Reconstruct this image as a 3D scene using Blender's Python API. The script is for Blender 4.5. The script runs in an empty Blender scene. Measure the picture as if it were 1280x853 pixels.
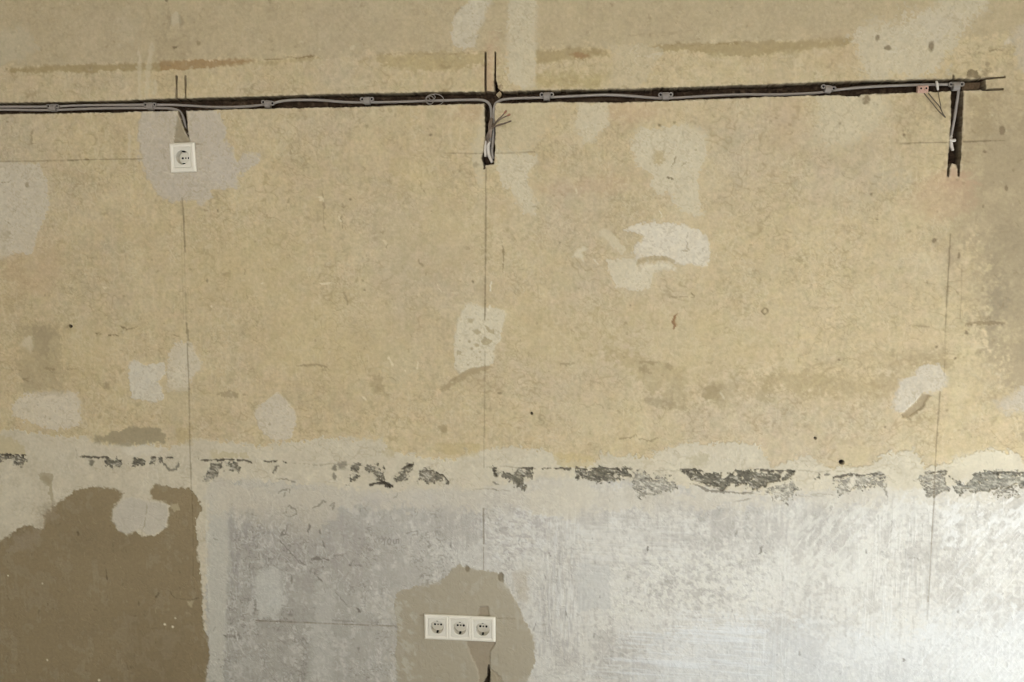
import bpy, bmesh, math
import numpy as np
from mathutils import Vector, Matrix

# ------------------------------------------------------------------ camera, world, lights, exposure
scene = bpy.context.scene
C = scene.collection
CAM = np.array([0.0, -2.34, 1.62])
FPX, CX, CY = 1000.0, 640.0, 426.5
PITCH, YAW, ROLL = math.radians(-5.87), math.radians(-5.52), math.radians(-0.16)


def cam_axes():
    cy, sy, cp, sp = math.cos(YAW), math.sin(YAW), math.cos(PITCH), math.sin(PITCH)
    f = np.array([sy * cp, cy * cp, sp])
    r = np.array([cy, -sy, 0.0])
    u = np.cross(r, f)
    cr, sr = math.cos(ROLL), math.sin(ROLL)
    return cr * r + sr * u, cr * u - sr * r, f


AXR, AXU, AXF = cam_axes()
cd = bpy.data.cameras.new('camera')
cd.sensor_width = 36.0
cd.lens = 36.0 * FPX / 1280.0
cd.clip_start = 0.05
cam = bpy.data.objects.new('camera', cd)
C.objects.link(cam)
cam.matrix_world = Matrix(((AXR[0], AXU[0], -AXF[0], CAM[0]), (AXR[1], AXU[1], -AXF[1], CAM[1]),
                           (AXR[2], AXU[2], -AXF[2], CAM[2]), (0, 0, 0, 1)))
scene.camera = cam

world = bpy.data.worlds.new('room_light')
scene.world = world
world.use_nodes = True
bg = world.node_tree.nodes['Background']
bg.inputs[0].default_value = (0.985, 0.985, 0.99, 1)
bg.inputs[1].default_value = 4.3

ld = bpy.data.lights.new('window_daylight', 'AREA')
ld.shape = 'RECTANGLE'
ld.size, ld.size_y = 0.98, 1.2
ld.energy = 9.0
ld.color = (0.82, 0.94, 1.06)
lo = bpy.data.objects.new('window_daylight', ld)
C.objects.link(lo)
lo.location = (2.44, -1.0, 0.62)
lo.rotation_euler = (0, math.radians(90), 0)

# low sun through the side window: it falls on the floor and lights the wall from below
sd = bpy.data.lights.new('sun', 'SUN')
sd.energy = 52.0
sd.angle = math.radians(1.0)
sd.color = (0.97, 0.98, 1.0)
so = bpy.data.objects.new('sun', sd)
C.objects.link(so)
so.rotation_euler = Vector((-1.0, -0.10, -0.52)).to_track_quat('-Z', 'Y').to_euler()

vs = scene.view_settings
vs.view_transform = 'Standard'
vs.look = 'None'
vs.exposure = 0.32
vs.gamma = 1.0
vs.use_curve_mapping = False

# ------------------------------------------------------------------ helpers
S = 0.00244            # wall unit: 2.44 mm
ZC = CAM[2]


def at(px, py, y=0.0):
    """point of the photograph on the plane that lies y metres behind the wall face"""
    d = (px - CX) / FPX * AXR - (py - CY) / FPX * AXU + AXF
    t = (y - CAM[1]) / d[1]
    return CAM + d * t


def uv(px, py):
    p = at(px, py)
    return (p[0] / S, (ZC - p[2]) / S)


def uvs(pts):
    return np.array([uv(*p) for p in pts], float)


def lin(c):
    c = np.asarray(c, float) / 255.0
    return np.where(c <= 0.04045, c / 12.92, ((c + 0.055) / 1.055) ** 2.4)


def smooth(a, b, x):
    t = np.clip((x - a) / (b - a), 0, 1)
    return t * t * (3 - 2 * t)


_tab = np.random.default_rng(7).random((256, 256)).astype(np.float32)


def vnoise(u, v, seed=0):
    u = u + 37.7 * seed
    v = v + 91.3 * seed
    iu = np.floor(u).astype(np.int32)
    iv = np.floor(v).astype(np.int32)
    fu = (u - iu).astype(np.float32)
    fv = (v - iv).astype(np.float32)
    fu = fu * fu * (3 - 2 * fu)
    fv = fv * fv * (3 - 2 * fv)
    a0, a1, b0, b1 = iu & 255, (iu + 1) & 255, iv & 255, (iv + 1) & 255
    t = _tab
    return (t[b0, a0] * (1 - fu) + t[b0, a1] * fu) * (1 - fv) + (t[b1, a0] * (1 - fu) + t[b1, a1] * fu) * fv - 0.5


def fbm(u, v, su, sv, octv=3, seed=0, gain=0.55):
    r, a, tot = 0, 1.0, 0
    iso = max(su, sv) / min(su, sv) < 1.6
    for k in range(octv):
        an = (0.5 + 1.1 * k + 0.7 * seed) if iso else 0.04 * (k + 1)
        c_, s_ = math.cos(an), math.sin(an)
        uu, vv = u / su * 2.03 ** k, v / sv * 2.03 ** k
        r = r + a * vnoise(uu * c_ - vv * s_, uu * s_ + vv * c_, seed + 11 * k)
        tot += a
        a *= gain
    return r / tot


# ------------------------------------------------------------------ materials
def nodes_of(name):
    m = bpy.data.materials.new(name)
    m.use_nodes = True
    nt = m.node_tree
    return m, nt, nt.nodes['Principled BSDF']


def plaster_material(name, rough, grain, bump, scale=260.0, spec=0.3):
    """tint of the plaster (attribute) broken up by fine noise, with fine bump"""
    m, nt, b = nodes_of(name)
    N, L = nt.nodes, nt.links
    at_ = N.new('ShaderNodeAttribute'); at_.attribute_name = 'tint'
    tc = N.new('ShaderNodeTexCoord')
    n1 = N.new('ShaderNodeTexNoise'); n1.inputs['Scale'].default_value = scale
    n1.inputs['Detail'].default_value = 3.0
    n2 = N.new('ShaderNodeTexNoise'); n2.inputs['Scale'].default_value = scale * 0.33
    n2.inputs['Detail'].default_value = 2.0
    L.new(tc.outputs['Object'], n1.inputs['Vector'])
    L.new(tc.outputs['Object'], n2.inputs['Vector'])
    ad = N.new('ShaderNodeMath'); ad.operation = 'ADD'
    L.new(n1.outputs['Fac'], ad.inputs[0]); L.new(n2.outputs['Fac'], ad.inputs[1])
    mr = N.new('ShaderNodeMapRange')
    mr.inputs['From Min'].default_value = 0.6; mr.inputs['From Max'].default_value = 1.4
    mr.inputs['To Min'].default_value = 1.0 - grain; mr.inputs['To Max'].default_value = 1.0 + grain
    L.new(ad.outputs[0], mr.inputs['Value'])
    mx = N.new('ShaderNodeVectorMath'); mx.operation = 'SCALE'
    L.new(at_.outputs['Color'], mx.inputs[0]); L.new(mr.outputs[0], mx.inputs['Scale'])
    L.new(mx.outputs[0], b.inputs['Base Color'])
    bp = N.new('ShaderNodeBump'); bp.inputs['Strength'].default_value = bump
    bp.inputs['Distance'].default_value = 0.002
    L.new(n2.outputs['Fac'], bp.inputs['Height'])
    L.new(bp.outputs[0], b.inputs['Normal'])
    b.inputs['Roughness'].default_value = rough
    b.inputs['Specular IOR Level'].default_value = spec
    return m


def plain(name, rgb, rough=0.5, var=0.06, scale=90.0, metal=0.0, spec=0.5, bump=0.0):
    """solid colour with a little procedural mottling"""
    m, nt, b = nodes_of(name)
    N, L = nt.nodes, nt.links
    tc = N.new('ShaderNodeTexCoord')
    n = N.new('ShaderNodeTexNoise'); n.inputs['Scale'].default_value = scale
    n.inputs['Detail'].default_value = 4.0
    L.new(tc.outputs['Object'], n.inputs['Vector'])
    cr = N.new('ShaderNodeValToRGB')
    c = lin(rgb)
    cr.color_ramp.elements[0].position = 0.3
    cr.color_ramp.elements[1].position = 0.7
    cr.color_ramp.elements[0].color = (*(c * (1 - var)), 1)
    cr.color_ramp.elements[1].color = (*(c * (1 + var)), 1)
    L.new(n.outputs['Fac'], cr.inputs[0]); L.new(cr.outputs[0], b.inputs['Base Color'])
    b.inputs['Roughness'].default_value = rough
    b.inputs['Metallic'].default_value = metal
    b.inputs['Specular IOR Level'].default_value = spec
    if bump:
        bp = N.new('ShaderNodeBump'); bp.inputs['Strength'].default_value = bump
        bp.inputs['Distance'].default_value = 0.003
        L.new(n.outputs['Fac'], bp.inputs['Height']); L.new(bp.outputs[0], b.inputs['Normal'])
    return m


M_BEIGE = plaster_material('old_beige_plaster', 0.72, 0.06, 0.25)
M_FILL = plaster_material('grey_gypsum_filler', 0.75, 0.035, 0.12)
M_PAINT = plaster_material('worn_white_paint', 0.5, 0.04, 0.25, spec=0.35)
M_BROWN = plaster_material('brown_bare_plaster', 0.8, 0.07, 0.2)
M_CHIP = plaster_material('rough_grey_undercoat', 0.85, 0.18, 0.6)
M_CHASE = plaster_material('dark_chased_masonry', 0.9, 0.25, 0.8, scale=160.0, spec=0.1)

# ------------------------------------------------------------------ wall fields
STEP = 0.0027
XD = np.arange(-2.00, 1.335, STEP)
ZD = np.arange(0.19, 2.46, STEP)
X_LEFT, X_RIGHT, Z_TOP = -3.4, 2.25, 2.68
xs = np.concatenate([np.linspace(X_LEFT, XD[0], 60)[:-1], XD, np.linspace(XD[-1], X_RIGHT, 45)[1:]])
zs = np.concatenate([np.linspace(0.0, ZD[0], 12)[:-1], ZD, np.linspace(ZD[-1], Z_TOP, 14)[1:]])[::-1]
U1 = xs / S
V1 = (ZC - zs) / S                     # increasing downwards
NX, NZ = len(xs), len(zs)
U, V = np.meshgrid(U1, V1)
U = U.astype(np.float32); V = V.astype(np.float32)
H = np.zeros_like(U)                   # metres towards the room
REG = np.zeros((NZ, NX), np.int32)     # region each vertex belongs to
REGIONS = [('wall_back', None, M_BEIGE)]
COL = np.zeros((NZ, NX, 3), np.float32)

n_big = fbm(U, V, 160, 160, 4, 1)
n_mid = fbm(U, V, 46, 40, 4, 2)
n_12 = fbm(U, V, 13, 13, 3, 3)
n_12b = fbm(U, V, 13, 13, 3, 13)
n_4 = fbm(U, V, 4.2, 4.2, 2, 4)
n_fine = fbm(U, V, 2.4, 2.4, 2, 5)
n_v = fbm(U, V, 3.0, 34, 3, 6)
n_h = fbm(U, V, 40, 2.8, 3, 7)
n_warp = fbm(U, V, 20, 20, 3, 8)
n_warp2 = fbm(U, V, 20, 20, 3, 9)
n_pit = fbm(U + 5 * n_warp, V + 5 * n_warp2, 3.3, 3.3, 3, 12, .7)


def ridged(su, sv, seed, warp=10.0, width=0.05):
    n = fbm(U + warp * n_warp, V + warp * n_warp2, su, sv, 2, seed)
    return 1 - smooth(0, width, np.abs(n))


n_34 = fbm(U, V, 30, 30, 2, 14)
JIT = (0.6 * n_34 + 0.75 * n_12 + 0.8 * n_4 + 0.7 * n_pit + 0.4 * n_fine) / 0.25
VARY = smooth(-.12, .2, fbm(U, V, 26, 26, 2, 15))


def window(pts, pad):
    u0, u1 = pts[:, 0].min() - pad, pts[:, 0].max() + pad
    v0, v1 = pts[:, 1].min() - pad, pts[:, 1].max() + pad
    i0, i1 = np.searchsorted(U1, [u0, u1]); j0, j1 = np.searchsorted(V1, [v0, v1])
    return slice(j0, j1), slice(i0, i1)


def sdf(pts, u, v):
    """signed distance to a closed polygon, negative inside"""
    d = np.full(u.shape, 1e18, np.float32)
    s = np.ones(u.shape, np.float32)
    n = len(pts)
    for i in range(n):
        a, b = pts[i], pts[i - 1]
        ex, ey = b - a
        wx, wy = u - a[0], v - a[1]
        t = np.clip((wx * ex + wy * ey) / (ex * ex + ey * ey + 1e-9), 0, 1)
        bx, by = wx - ex * t, wy - ey * t
        d = np.minimum(d, bx * bx + by * by)
        c1, c2, c3 = v >= a[1], v < b[1], ex * wy > ey * wx
        s = np.where((c1 & c2 & c3) | (~c1 & ~c2 & ~c3), -s, s)
    return s * np.sqrt(d)


def new_region(name, label, mat):
    REGIONS.append((name, label, mat))
    return len(REGIONS) - 1


def paint(w, m, col):
    c = lin(col).astype(np.float32)
    COL[w] = COL[w] * (1 - m[..., None]) + c * m[..., None]


def poly(pts, col, a=1.0, jit=2.0, feather=1.0, dh=0.0, region=None, worn=0.0, tex=0.04, rim=None, mat=None, cut=0.5):
    """paint an irregular patch; worn breaks it up, dh raises or sinks it (mm)"""
    P = uvs(pts)
    w = window(P, 8 + 2 * jit + feather)
    d = sdf(P, U[w], V[w]) + jit * JIT[w]
    fe = feather * (0.45 + 2.2 * VARY[w]) if region or worn or a < .99 else feather
    m = smooth(fe, -fe, d)
    m = m * (0.86 + 0.28 * smooth(-.25, .1, n_12[w] + .5 * n_mid[w] + .4 * n_v[w])).clip(0, 1)
    if worn:
        m = m * smooth(-0.30 + 0.30 * worn - 0.12, -0.30 + 0.30 * worn + 0.12, n_4[w] * 0.7 + n_12[w] * 0.9 + 0.12)
    if region:
        r = region if isinstance(region, int) else new_region(region[0], region[1], mat or M_FILL)
        REG[w] = np.where(d < 0, r, REG[w])
    paint(w, m * a, col)
    if rim is not None:
        rm = smooth(7, 1, np.abs(d)) * m
        paint(w, rm * 0.6, rim)
    if tex:
        COL[w] *= (1 + tex * m * (n_12[w] + n_fine[w]) * 2.2)[..., None]
    if dh:
        H[w] += dh * 0.001 * smooth(feather + 0.6, -feather - 0.6, d) * (1 + 0.3 * n_12[w])
    return w, d, m


def stroke(pts, width, col, a=1.0, jit=0.25, dh=0.0, taper=True, worn=0.0, soft=0.5, warp=1.0):
    P = uvs(pts)
    w = window(P, width + 8)
    u, v = U[w] + warp * (4 * n_12[w] + 3 * n_4[w]), V[w] + warp * (4 * n_12b[w] + 3 * n_pit[w])
    if u.size == 0:
        return
    width = width * (1 + warp * 1.6 * n_4[w])
    d = np.full(u.shape, 1e9, np.float32)
    seg = np.sqrt(((P[1:] - P[:-1]) ** 2).sum(1)); cum = np.concatenate([[0], np.cumsum(seg)]); tot = cum[-1] + 1e-9
    for i in range(len(P) - 1):
        e = P[i + 1] - P[i]
        t = np.clip(((u - P[i, 0]) * e[0] + (v - P[i, 1]) * e[1]) / (e @ e + 1e-9), 0, 1)
        dd = np.hypot(u - P[i, 0] - e[0] * t, v - P[i, 1] - e[1] * t)
        s = (cum[i] + seg[i] * t) / tot
        wd = width * 0.5 * (np.minimum(1, 6 * np.minimum(s, 1 - s) + 0.35) if taper else 1)
        d = np.minimum(d, dd - wd)
    d = d + jit * width * JIT[w]
    m = smooth(soft, -soft, d)
    if worn:
        m = m * smooth(-0.2 + 0.3 * worn, 0.05 + 0.3 * worn, n_4[w] + n_12[w])
    paint(w, m * a, col)
    if dh:
        H[w] += dh * 0.001 * m


def blob(px, py, rx, ry, col, a=1.0, jit=1.0, soft=1.0, dh=0.0, worn=0.0):
    P = uvs([(px - rx, py - ry), (px + rx, py + ry)])
    w = window(P, 6 + soft + 2 * jit)
    c = uv(px, py)
    d = (np.hypot((U[w] - c[0]) / rx, (V[w] - c[1]) / ry) - 1) * min(rx, ry) + jit * JIT[w]
    m = smooth(soft, -soft, d)
    if worn:
        m = m * smooth(-0.2 + 0.3 * worn, 0.1 + 0.3 * worn, n_4[w] + n_12[w])
    paint(w, m * a, col)
    if dh:
        H[w] += dh * 0.001 * m


ALL = (slice(None), slice(None))

# ---- base: old glue-stained beige plaster
BEIGE, BEIGE2, GREYB = (189, 172, 136), (180, 163, 129), (182, 168, 144)
COL[:] = lin(BEIGE)
paint(ALL, smooth(-0.05, 0.35, n_big) * 0.6, GREYB)
paint(ALL, smooth(-0.05, 0.25, n_mid) * 0.35, BEIGE2)
paint(ALL, smooth(0.06, 0.3, -n_mid + 0.3 * n_12) * 0.3, (196, 181, 146))
COL *= (1 + 0.14 * n_12 + 0.10 * n_4 + 0.16 * n_fine + 0.28 * n_pit + 0.10 * n_v + 0.05 * n_h)[..., None]
chroma = fbm(U, V, 12, 12, 2, 17)
COL *= np.stack([1 + .05 * chroma, 1 - .01 * chroma, 1 + .09 * fbm(U, V, 9, 9, 2, 18)], -1)
r1 = ridged(15, 12, 21, 12, 0.045) * smooth(0.0, 0.22, fbm(U, V, 50, 50, 2, 31) + 0.04)
r2 = ridged(9, 15, 22, 8, 0.05) * smooth(0.0, 0.2, fbm(U, V, 36, 60, 2, 32) + 0.02)
r3 = ridged(6, 5, 23, 5, 0.07) * smooth(0.0, 0.2, fbm(U, V, 30, 30, 2, 33) + 0.03)
r4 = ridged(5, 7, 24, 5, 0.07) * smooth(0.0, 0.2, fbm(U, V, 30, 40, 2, 34) + 0.03)
paint(ALL, r1 * 0.40, (146, 127, 90))
paint(ALL, r2 * 0.36, (208, 195, 162))
paint(ALL, r3 * 0.36, (142, 124, 90))
paint(ALL, r4 * 0.36, (210, 198, 166))
H += 0.0007 * n_mid + 0.0005 * n_12 + 0.00022 * n_4 - 0.0002 * r1 + 0.0002 * r2 + 0.0016 * n_big

# greyer zone above the old border stripe, right edge darkened by painted light falloff and grime
poly([(-700, -300), (1700, -300), (1700, 48), (1070, 50), (840, 58), (620, 66), (460, 69), (320, 76), (150, 80), (0, 86), (-700, 95)],
     (175, 160, 130), a=0.62, jit=3, feather=3, dh=0.5, tex=0.05)
poly([(1215, 150), (1400, 120), (1400, 560), (1290, 560), (1255, 470), (1232, 420), (1225, 330), (1205, 240)], (160, 145, 116), a=0.75, jit=10, feather=34)
poly([(1180, 100), (1400, 60), (1400, 330), (1215, 330), (1190, 240)], (166, 150, 120), a=0.5, jit=10, feather=30)
poly([(1240, 290), (1290, 270), (1310, 400), (1250, 405), (1236, 350)], (146, 133, 107), a=0.4, jit=6, feather=10, worn=0.3)
blob(1246, 380, 8, 24, (138, 126, 104), 0.5, 3, 6)
poly([(960, 470), (1010, 462), (1075, 470), (1120, 466), (1160, 446), (1200, 446), (1190, 456), (1140, 470), (1125, 490), (1060, 500), (990, 492), (955, 486)],
     (165, 147, 108), a=0.5, jit=4, feather=5, worn=0.1)
poly([(1080, 442), (1180, 438), (1178, 456), (1110, 466), (1085, 460)], (160, 143, 108), a=0.4, jit=4, feather=5, worn=0.3)
poly([(1230, 430), (1300, 420), (1300, 450), (1235, 450)], (150, 136, 108), a=0.35, jit=4, feather=5, worn=0.35)
# pinkish brick dust
for x, y, rx, ry, a in ((1180, 245, 34, 26, .3), (1195, 225, 14, 10, .35), (588, 140, 16, 14, .28), (785, 138, 26, 10, .35), (735, 232, 40, 9, .25),
                        (612, 90, 5, 26, .45), (990, 150, 22, 40, .15), (40, 330, 40, 40, .18), (1045, 60, 40, 20, .1)):
    blob(x, y, rx, ry, (190, 158, 128), a, 4, 8)
for x, y, r in ((80, 440, 60), (300, 330, 70), (560, 300, 60), (420, 420, 90), (860, 430, 80), (700, 420, 70)):
    blob(x, y, r, r * 0.6, (190, 172, 126), 0.25, 8, 22)

# ---- the brownish stripe of an old border
G1 = (156, 138, 98)
poly([(8, 85), (60, 82), (130, 80), (203, 79), (201, 88), (140, 90), (60, 91), (12, 92)], G1, .8, 1.2, 1.0, -.5, worn=.05)
poly([(200, 77), (260, 74.5), (318, 74), (322, 77), (300, 81), (260, 84), (202, 88)], (150, 120, 78), .78, 1.2, 1.0, -.5, worn=.05)
poly([(322, 77), (395, 70), (400, 73), (370, 78), (330, 82)], (164, 146, 104), .6, 1.2, 1.2)
stroke([(328, 75), (372, 71.5), (394, 70.5)], 1.4, (128, 108, 72), .8)
poly([(470, 69), (530, 66), (606, 65), (606, 80), (560, 86), (520, 87), (472, 78)], (166, 148, 104), .55, 2, 1.5)
stroke([(470, 69), (606, 65)], 1.2, (140, 120, 84), .5, worn=.2)
poly([(669, 63), (745, 60), (760, 64), (762, 71), (720, 73), (690, 78), (670, 80)], (160, 142, 102), .75, 1.5, 1.0)
blob(726, 69.5, 8, 3, (146, 112, 74), .7, 1, 1.5)
blob(745, 65, 8, 4, (150, 132, 92), .5, 1, 1.5)
poly([(815, 58), (900, 53.5), (960, 52), (1040, 50), (1066, 47), (1060, 55), (1000, 63), (960, 68), (890, 69), (860, 64), (815, 62)],
     (158, 140, 100), .75, 1.5, 1.2, -.3)
stroke([(835, 58), (900, 54.5), (938, 53)], 2, (140, 120, 82), .6, worn=.1)
stroke([(780, 45), (850, 41)], 4, (150, 135, 104), .35, worn=.3)
stroke([(1205, 66), (1240, 63), (1272, 60)], 1.3, (105, 90, 66), .7, worn=.1)
stroke([(1210, 64), (1272, 57)], 5, (150, 132, 98), .4, worn=.2)
stroke([(540, 57), (562, 60)], 3, (140, 122, 90), .4, worn=.3)
blob(455, 77, 9, 6, (158, 140, 102), .5, 2, 2, worn=.2)
poly([(669, 92), (760, 92), (750, 111), (690, 111), (668, 108)], (165, 148, 98), .5, 3, 3, worn=.35)
# pale drips
for p, w_ in (([(173, 60), (174, 90), (175, 122)], 5), ([(190, 52), (187, 75), (184, 90), (184, 125)], 6), ([(193, 100), (193, 118)], 4), ([(162, 165), (161, 200)], 3),
              ([(178, 160), (183, 130)], 3)):
    stroke(p, w_, (199, 188, 160), .5, .2, soft=1.2)
poly([(145, 20), (172, 22), (174, 55), (150, 56)], (187, 174, 145), .4, 4, 4)
poly([(0, 40), (30, 36), (48, 60), (30, 75), (0, 84), (-20, 80)], (186, 176, 150), .5, 3, 4)
poly([(200, 40), (228, 50), (238, 66), (225, 74), (200, 75), (195, 60)], (160, 143, 112), .4, 3, 5)
stroke([(208, 0), (212, 20), (208, 45)], 5, (150, 136, 108), .35, worn=.2)
blob(219, 24, 6, 8, (190, 178, 150), .8, 1.5, 1.2, .8)
blob(212, 24, 2.5, 5, (140, 126, 98), .5, 1, 1.5)
blob(226, 26, 2, 6, (140, 126, 98), .5, 1, 1.5)
blob(219, 59, 3, 1.6, (110, 95, 68), .8, .6, .8)
blob(208, 1, 2, 2.5, (110, 96, 72), .8, .6, .8)
blob(248, 54, 2.2, 2.2, (140, 124, 92), .7, .6, 1)
blob(440, 60, 3, 2.6, (200, 188, 156), .7, .8, 1, .6)

# ---- patches of filler on the upper wall (each one a piece of the wall)
PN = 'filler_patch'
F1 = (197, 188, 168)
poly([(-700, 190), (0, 203), (48, 205), (60, 225), (61, 262), (47, 290), (40, 318), (20, 318), (0, 324), (-60, 350), (-700, 330)], F1, .9, 1.6, 1.4, .8,
     (PN, 'wide grey-beige filler patch at the left edge'), tex=.05)
blob(34, 231, 2.5, 3, (140, 126, 100), .8, .6, 1)
stroke([(0, 229), (10, 229), (14, 226)], 1.4, (130, 116, 88), .7)
stroke([(6, 274), (14, 280)], 1.4, (130, 116, 88), .7)
poly([(0, 292), (15, 286), (12, 300), (0, 298)], (160, 144, 114), .5, 2, 2)
poly([(176.5, 143), (174, 160), (173, 175), (176, 196), (185, 223), (197, 242), (218.5, 252), (240, 249), (252, 255), (265, 247), (263, 238), (280, 236),
      (294, 237), (296.5, 228), (294, 221), (307, 215), (326, 202), (322, 192), (307, 194), (296.5, 204), (292, 185), (280, 175), (282, 160), (271, 139),
      (237, 136), (176, 138)], (187, 177, 160), .98, 1.8, 1.2, 1.2, (PN, 'pinkish grey filler patch around the single socket'), rim=(192, 182, 162), tex=.05)
poly([(262, 180), (285, 195), (300, 210), (290, 230), (272, 232), (262, 220)], (192, 183, 168), .5, 3, 4)
poly([(222, 141), (231, 166), (236, 173), (236.5, 180), (217.5, 180), (220, 152)], (152, 141, 117), .95, .6, .8, -3,
     (PN, 'dark wet filler wedge above the single socket'))
poly([(722, 128), (758.6, 128), (760, 153), (744, 168), (738, 180), (728, 178), (717, 156)], (199, 188, 161), .92, 2, 1.5, .6,
     (PN, 'small pale filler patch just below the chase'))
poly([(801, 162), (823, 160), (852, 153), (879, 168), (884.6, 194), (876, 218), (876, 253), (879, 268), (864, 271), (846, 259), (838, 238), (823, 244),
      (810, 232), (814, 215), (797, 209), (788, 191), (785, 183)], (201, 191, 165), .92, 2.4, 1.6, .6, (PN, 'pale ragged filler patch above the brightest patch'), worn=-.5)
poly([(817, 186), (830, 188), (829, 198), (824, 207), (818, 203)], (178, 160, 122), .8, 1.5, 1.5)
stroke([(852, 157), (845, 185), (838, 207)], 1.6, (208, 198, 172), .8, dh=.6)
stroke([(845, 195), (838, 211)], 1.2, (130, 114, 84), .8)
stroke([(834, 222), (841, 225)], 2, (110, 96, 68), .8)
stroke([(852, 208), (859, 203)], 1.2, (130, 114, 84), .7)
stroke([(859, 222), (864, 243)], 2, (208, 198, 172), .6)
blob(824, 157, 2, 2, (120, 104, 74), .8, .6, 1)
blob(843, 153, 3, 2, (140, 124, 90), .8, .6, 1)
poly([(779, 288), (791, 281), (817, 276.5), (829, 276.5), (852, 279), (876, 288), (887.5, 306), (884.6, 332), (870, 332), (846, 329), (835, 320), (811, 322),
      (797, 323), (792, 312), (801, 297), (792, 288)], (211, 203, 184), .95, 1.6, 1.1, 1.2, (PN, 'bright off-white filler patch in mid wall'))
poly([(758.6, 325), (794, 325), (797, 333), (806, 329), (829, 328), (843.6, 333), (845, 339.5), (829, 335), (817, 341), (814, 361), (802, 363), (770, 358),
      (763, 344)], (206, 196, 171), .92, 1.4, 1.1, .9, (PN, 'hooked off-white filler patch under the bright patch'))
stroke([(796, 331), (799, 326), (815, 322), (832, 322), (842, 328)], 3.5, (166, 150, 116), .7, .2)
stroke([(800, 344), (802, 336), (812, 332), (830, 332), (844, 338)], 2.2, (214, 206, 182), .7, .2, dh=.8)
poly([(748, 290), (758, 285), (770, 298), (783, 313), (777, 317), (764, 306)], (201, 189, 160), .85, 1.2, 1, .7)
poly([(716, 321), (722, 312), (729, 309), (734, 311), (727, 316), (730, 327), (724, 322)], (206, 196, 168), .9, .8, .8, .7)
stroke([(741, 323), (749, 331)], 2, (206, 196, 168), .8)
stroke([(825, 262), (829, 276)], 1.8, (210, 200, 172), .9, dh=.7)
stroke([(720, 236), (721, 243)], 1.6, (206, 196, 164), .8)
stroke([(860, 290), (858, 308), (864, 313)], 1.2, (150, 136, 108), .6)
stroke([(851, 313), (859, 312)], 2, (150, 136, 108), .6)
poly([(582, 380.5), (596, 380.5), (604, 386), (610.6, 384.6), (632, 387), (634.5, 393), (628.7, 407.6), (625, 426), (618, 434), (616, 452), (612, 457),
      (589, 462), (576, 466.7), (568.7, 458.5), (568, 429), (570, 407)], (205, 196, 171), .93, 1.0, 1.0, 1.0, (PN, 'rectangular pale filler patch with small bare spots'))
for p in ([(585, 399), (592, 399), (590, 405), (586, 403)], [(591, 414), (597, 412), (602, 416), (597, 419)], [(606, 407), (611, 409), (613, 412), (618, 412), (617, 417), (610, 415)],
          [(601, 427), (606, 422), (616, 426), (612, 431), (604, 432)], [(593, 431), (598, 430), (600, 434), (595, 434)], [(571, 439), (577, 440), (576, 444), (571, 444)]):
    poly(p, (172, 158, 126), .9, .6, .7, -1.0)
for x, y in ((575, 426), (587, 427), (590, 436), (600, 440), (585, 456), (596, 447)):
    blob(x, y, 1.3, 1.3, (160, 146, 116), .8, .4, .6)
stroke([(550, 490), (556, 484), (568, 476), (582, 468), (594, 463), (614, 459)], 6.5, (158, 141, 107), .75, .12, soft=1.2)
stroke([(614, 367), (613, 355), (615, 352)], 2.4, (212, 204, 178), .9, dh=.8)
stroke([(610, 388), (612, 381)], 2.4, (214, 206, 182), .9)
stroke([(629, 298), (630, 320), (629, 345)], 1.6, (135, 118, 86), .8, worn=.05)
poly([(161, 452), (172, 452), (183, 456), (204, 453), (208, 467), (198, 478), (204, 488), (207, 499), (190, 503), (165, 498), (162, 484)], (203, 196, 178), .95, 1.2, 1.0, 1.0,
     (PN, 'small square pale filler patch beside the left wall line'))
poly([(221, 427), (228, 425), (242, 431), (252, 450), (251, 463), (240, 470), (234, 488), (211, 488), (209, 463), (211, 444)], (201, 191, 168), .95, 2.2, 1.4, .6,
     (PN, 'ragged pale filler patch crossed by the left wall line'), worn=-.6)
poly([(210, 488), (236, 488), (236, 520), (222, 526), (211, 515)], (186, 172, 138), .5, 3, 3)
poly([(338, 497), (346, 490), (367.6, 511), (371.4, 524), (367.6, 536), (365, 549), (345, 551), (330, 544), (322, 534), (317, 519), (322, 509)], (198, 188, 167), .95, 1.0, 1.0, .8,
     (PN, 'rounded grey filler patch above the pale band'))
stroke([(362, 536), (371, 535)], 1.6, (170, 152, 116), .8)
poly([(27, 491), (70, 490), (95, 492), (98, 505), (99, 527), (91, 537), (63, 537), (32, 527), (17, 518), (13, 505)], (203, 193, 171), .95, 2.4, 1.6, .5,
     (PN, 'mottled pale filler patch above the left end of the ledge'), worn=-.7)
poly([(25, 408), (76, 405), (80, 440), (78, 492), (28, 490), (22, 460)], (160, 145, 114), .5, 4, 4, worn=.15)
poly([(40, 406), (66, 404), (64, 440), (48, 448)], (152, 138, 110), .5, 3, 4)
poly([(24, 432), (30, 422), (40, 420), (40, 434), (38, 442), (33, 435)], (200, 188, 158), .8, 1.5, 1.5)
blob(92, 422, 4, 7, (200, 187, 150), .6, 1, 1.5)
blob(133, 483, 3, 6, (140, 124, 94), .5, 1.5, 2)
poly([(1142, 460), (1161, 453), (1174, 456), (1183, 469), (1184.7, 480), (1177, 488), (1164, 492), (1152, 492), (1145.6, 503), (1131, 516), (1117, 516), (1117, 500), (1125, 475),
      (1142, 469)], (196, 187, 169), .92, 1.6, 1.3, .8, (PN, 'lumpy grey filler patch with a gouge, near the right wall line'), tex=.09)
poly([(1127, 519), (1142, 505), (1153, 493), (1161, 494), (1155, 506), (1146, 516), (1138, 524), (1129, 523)], (160, 143, 112), .95, 1.2, 2.2, -4,
     ('gouge', 'brown scooped gouge under the lumpy filler patch'), mat=M_BEIGE)
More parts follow.
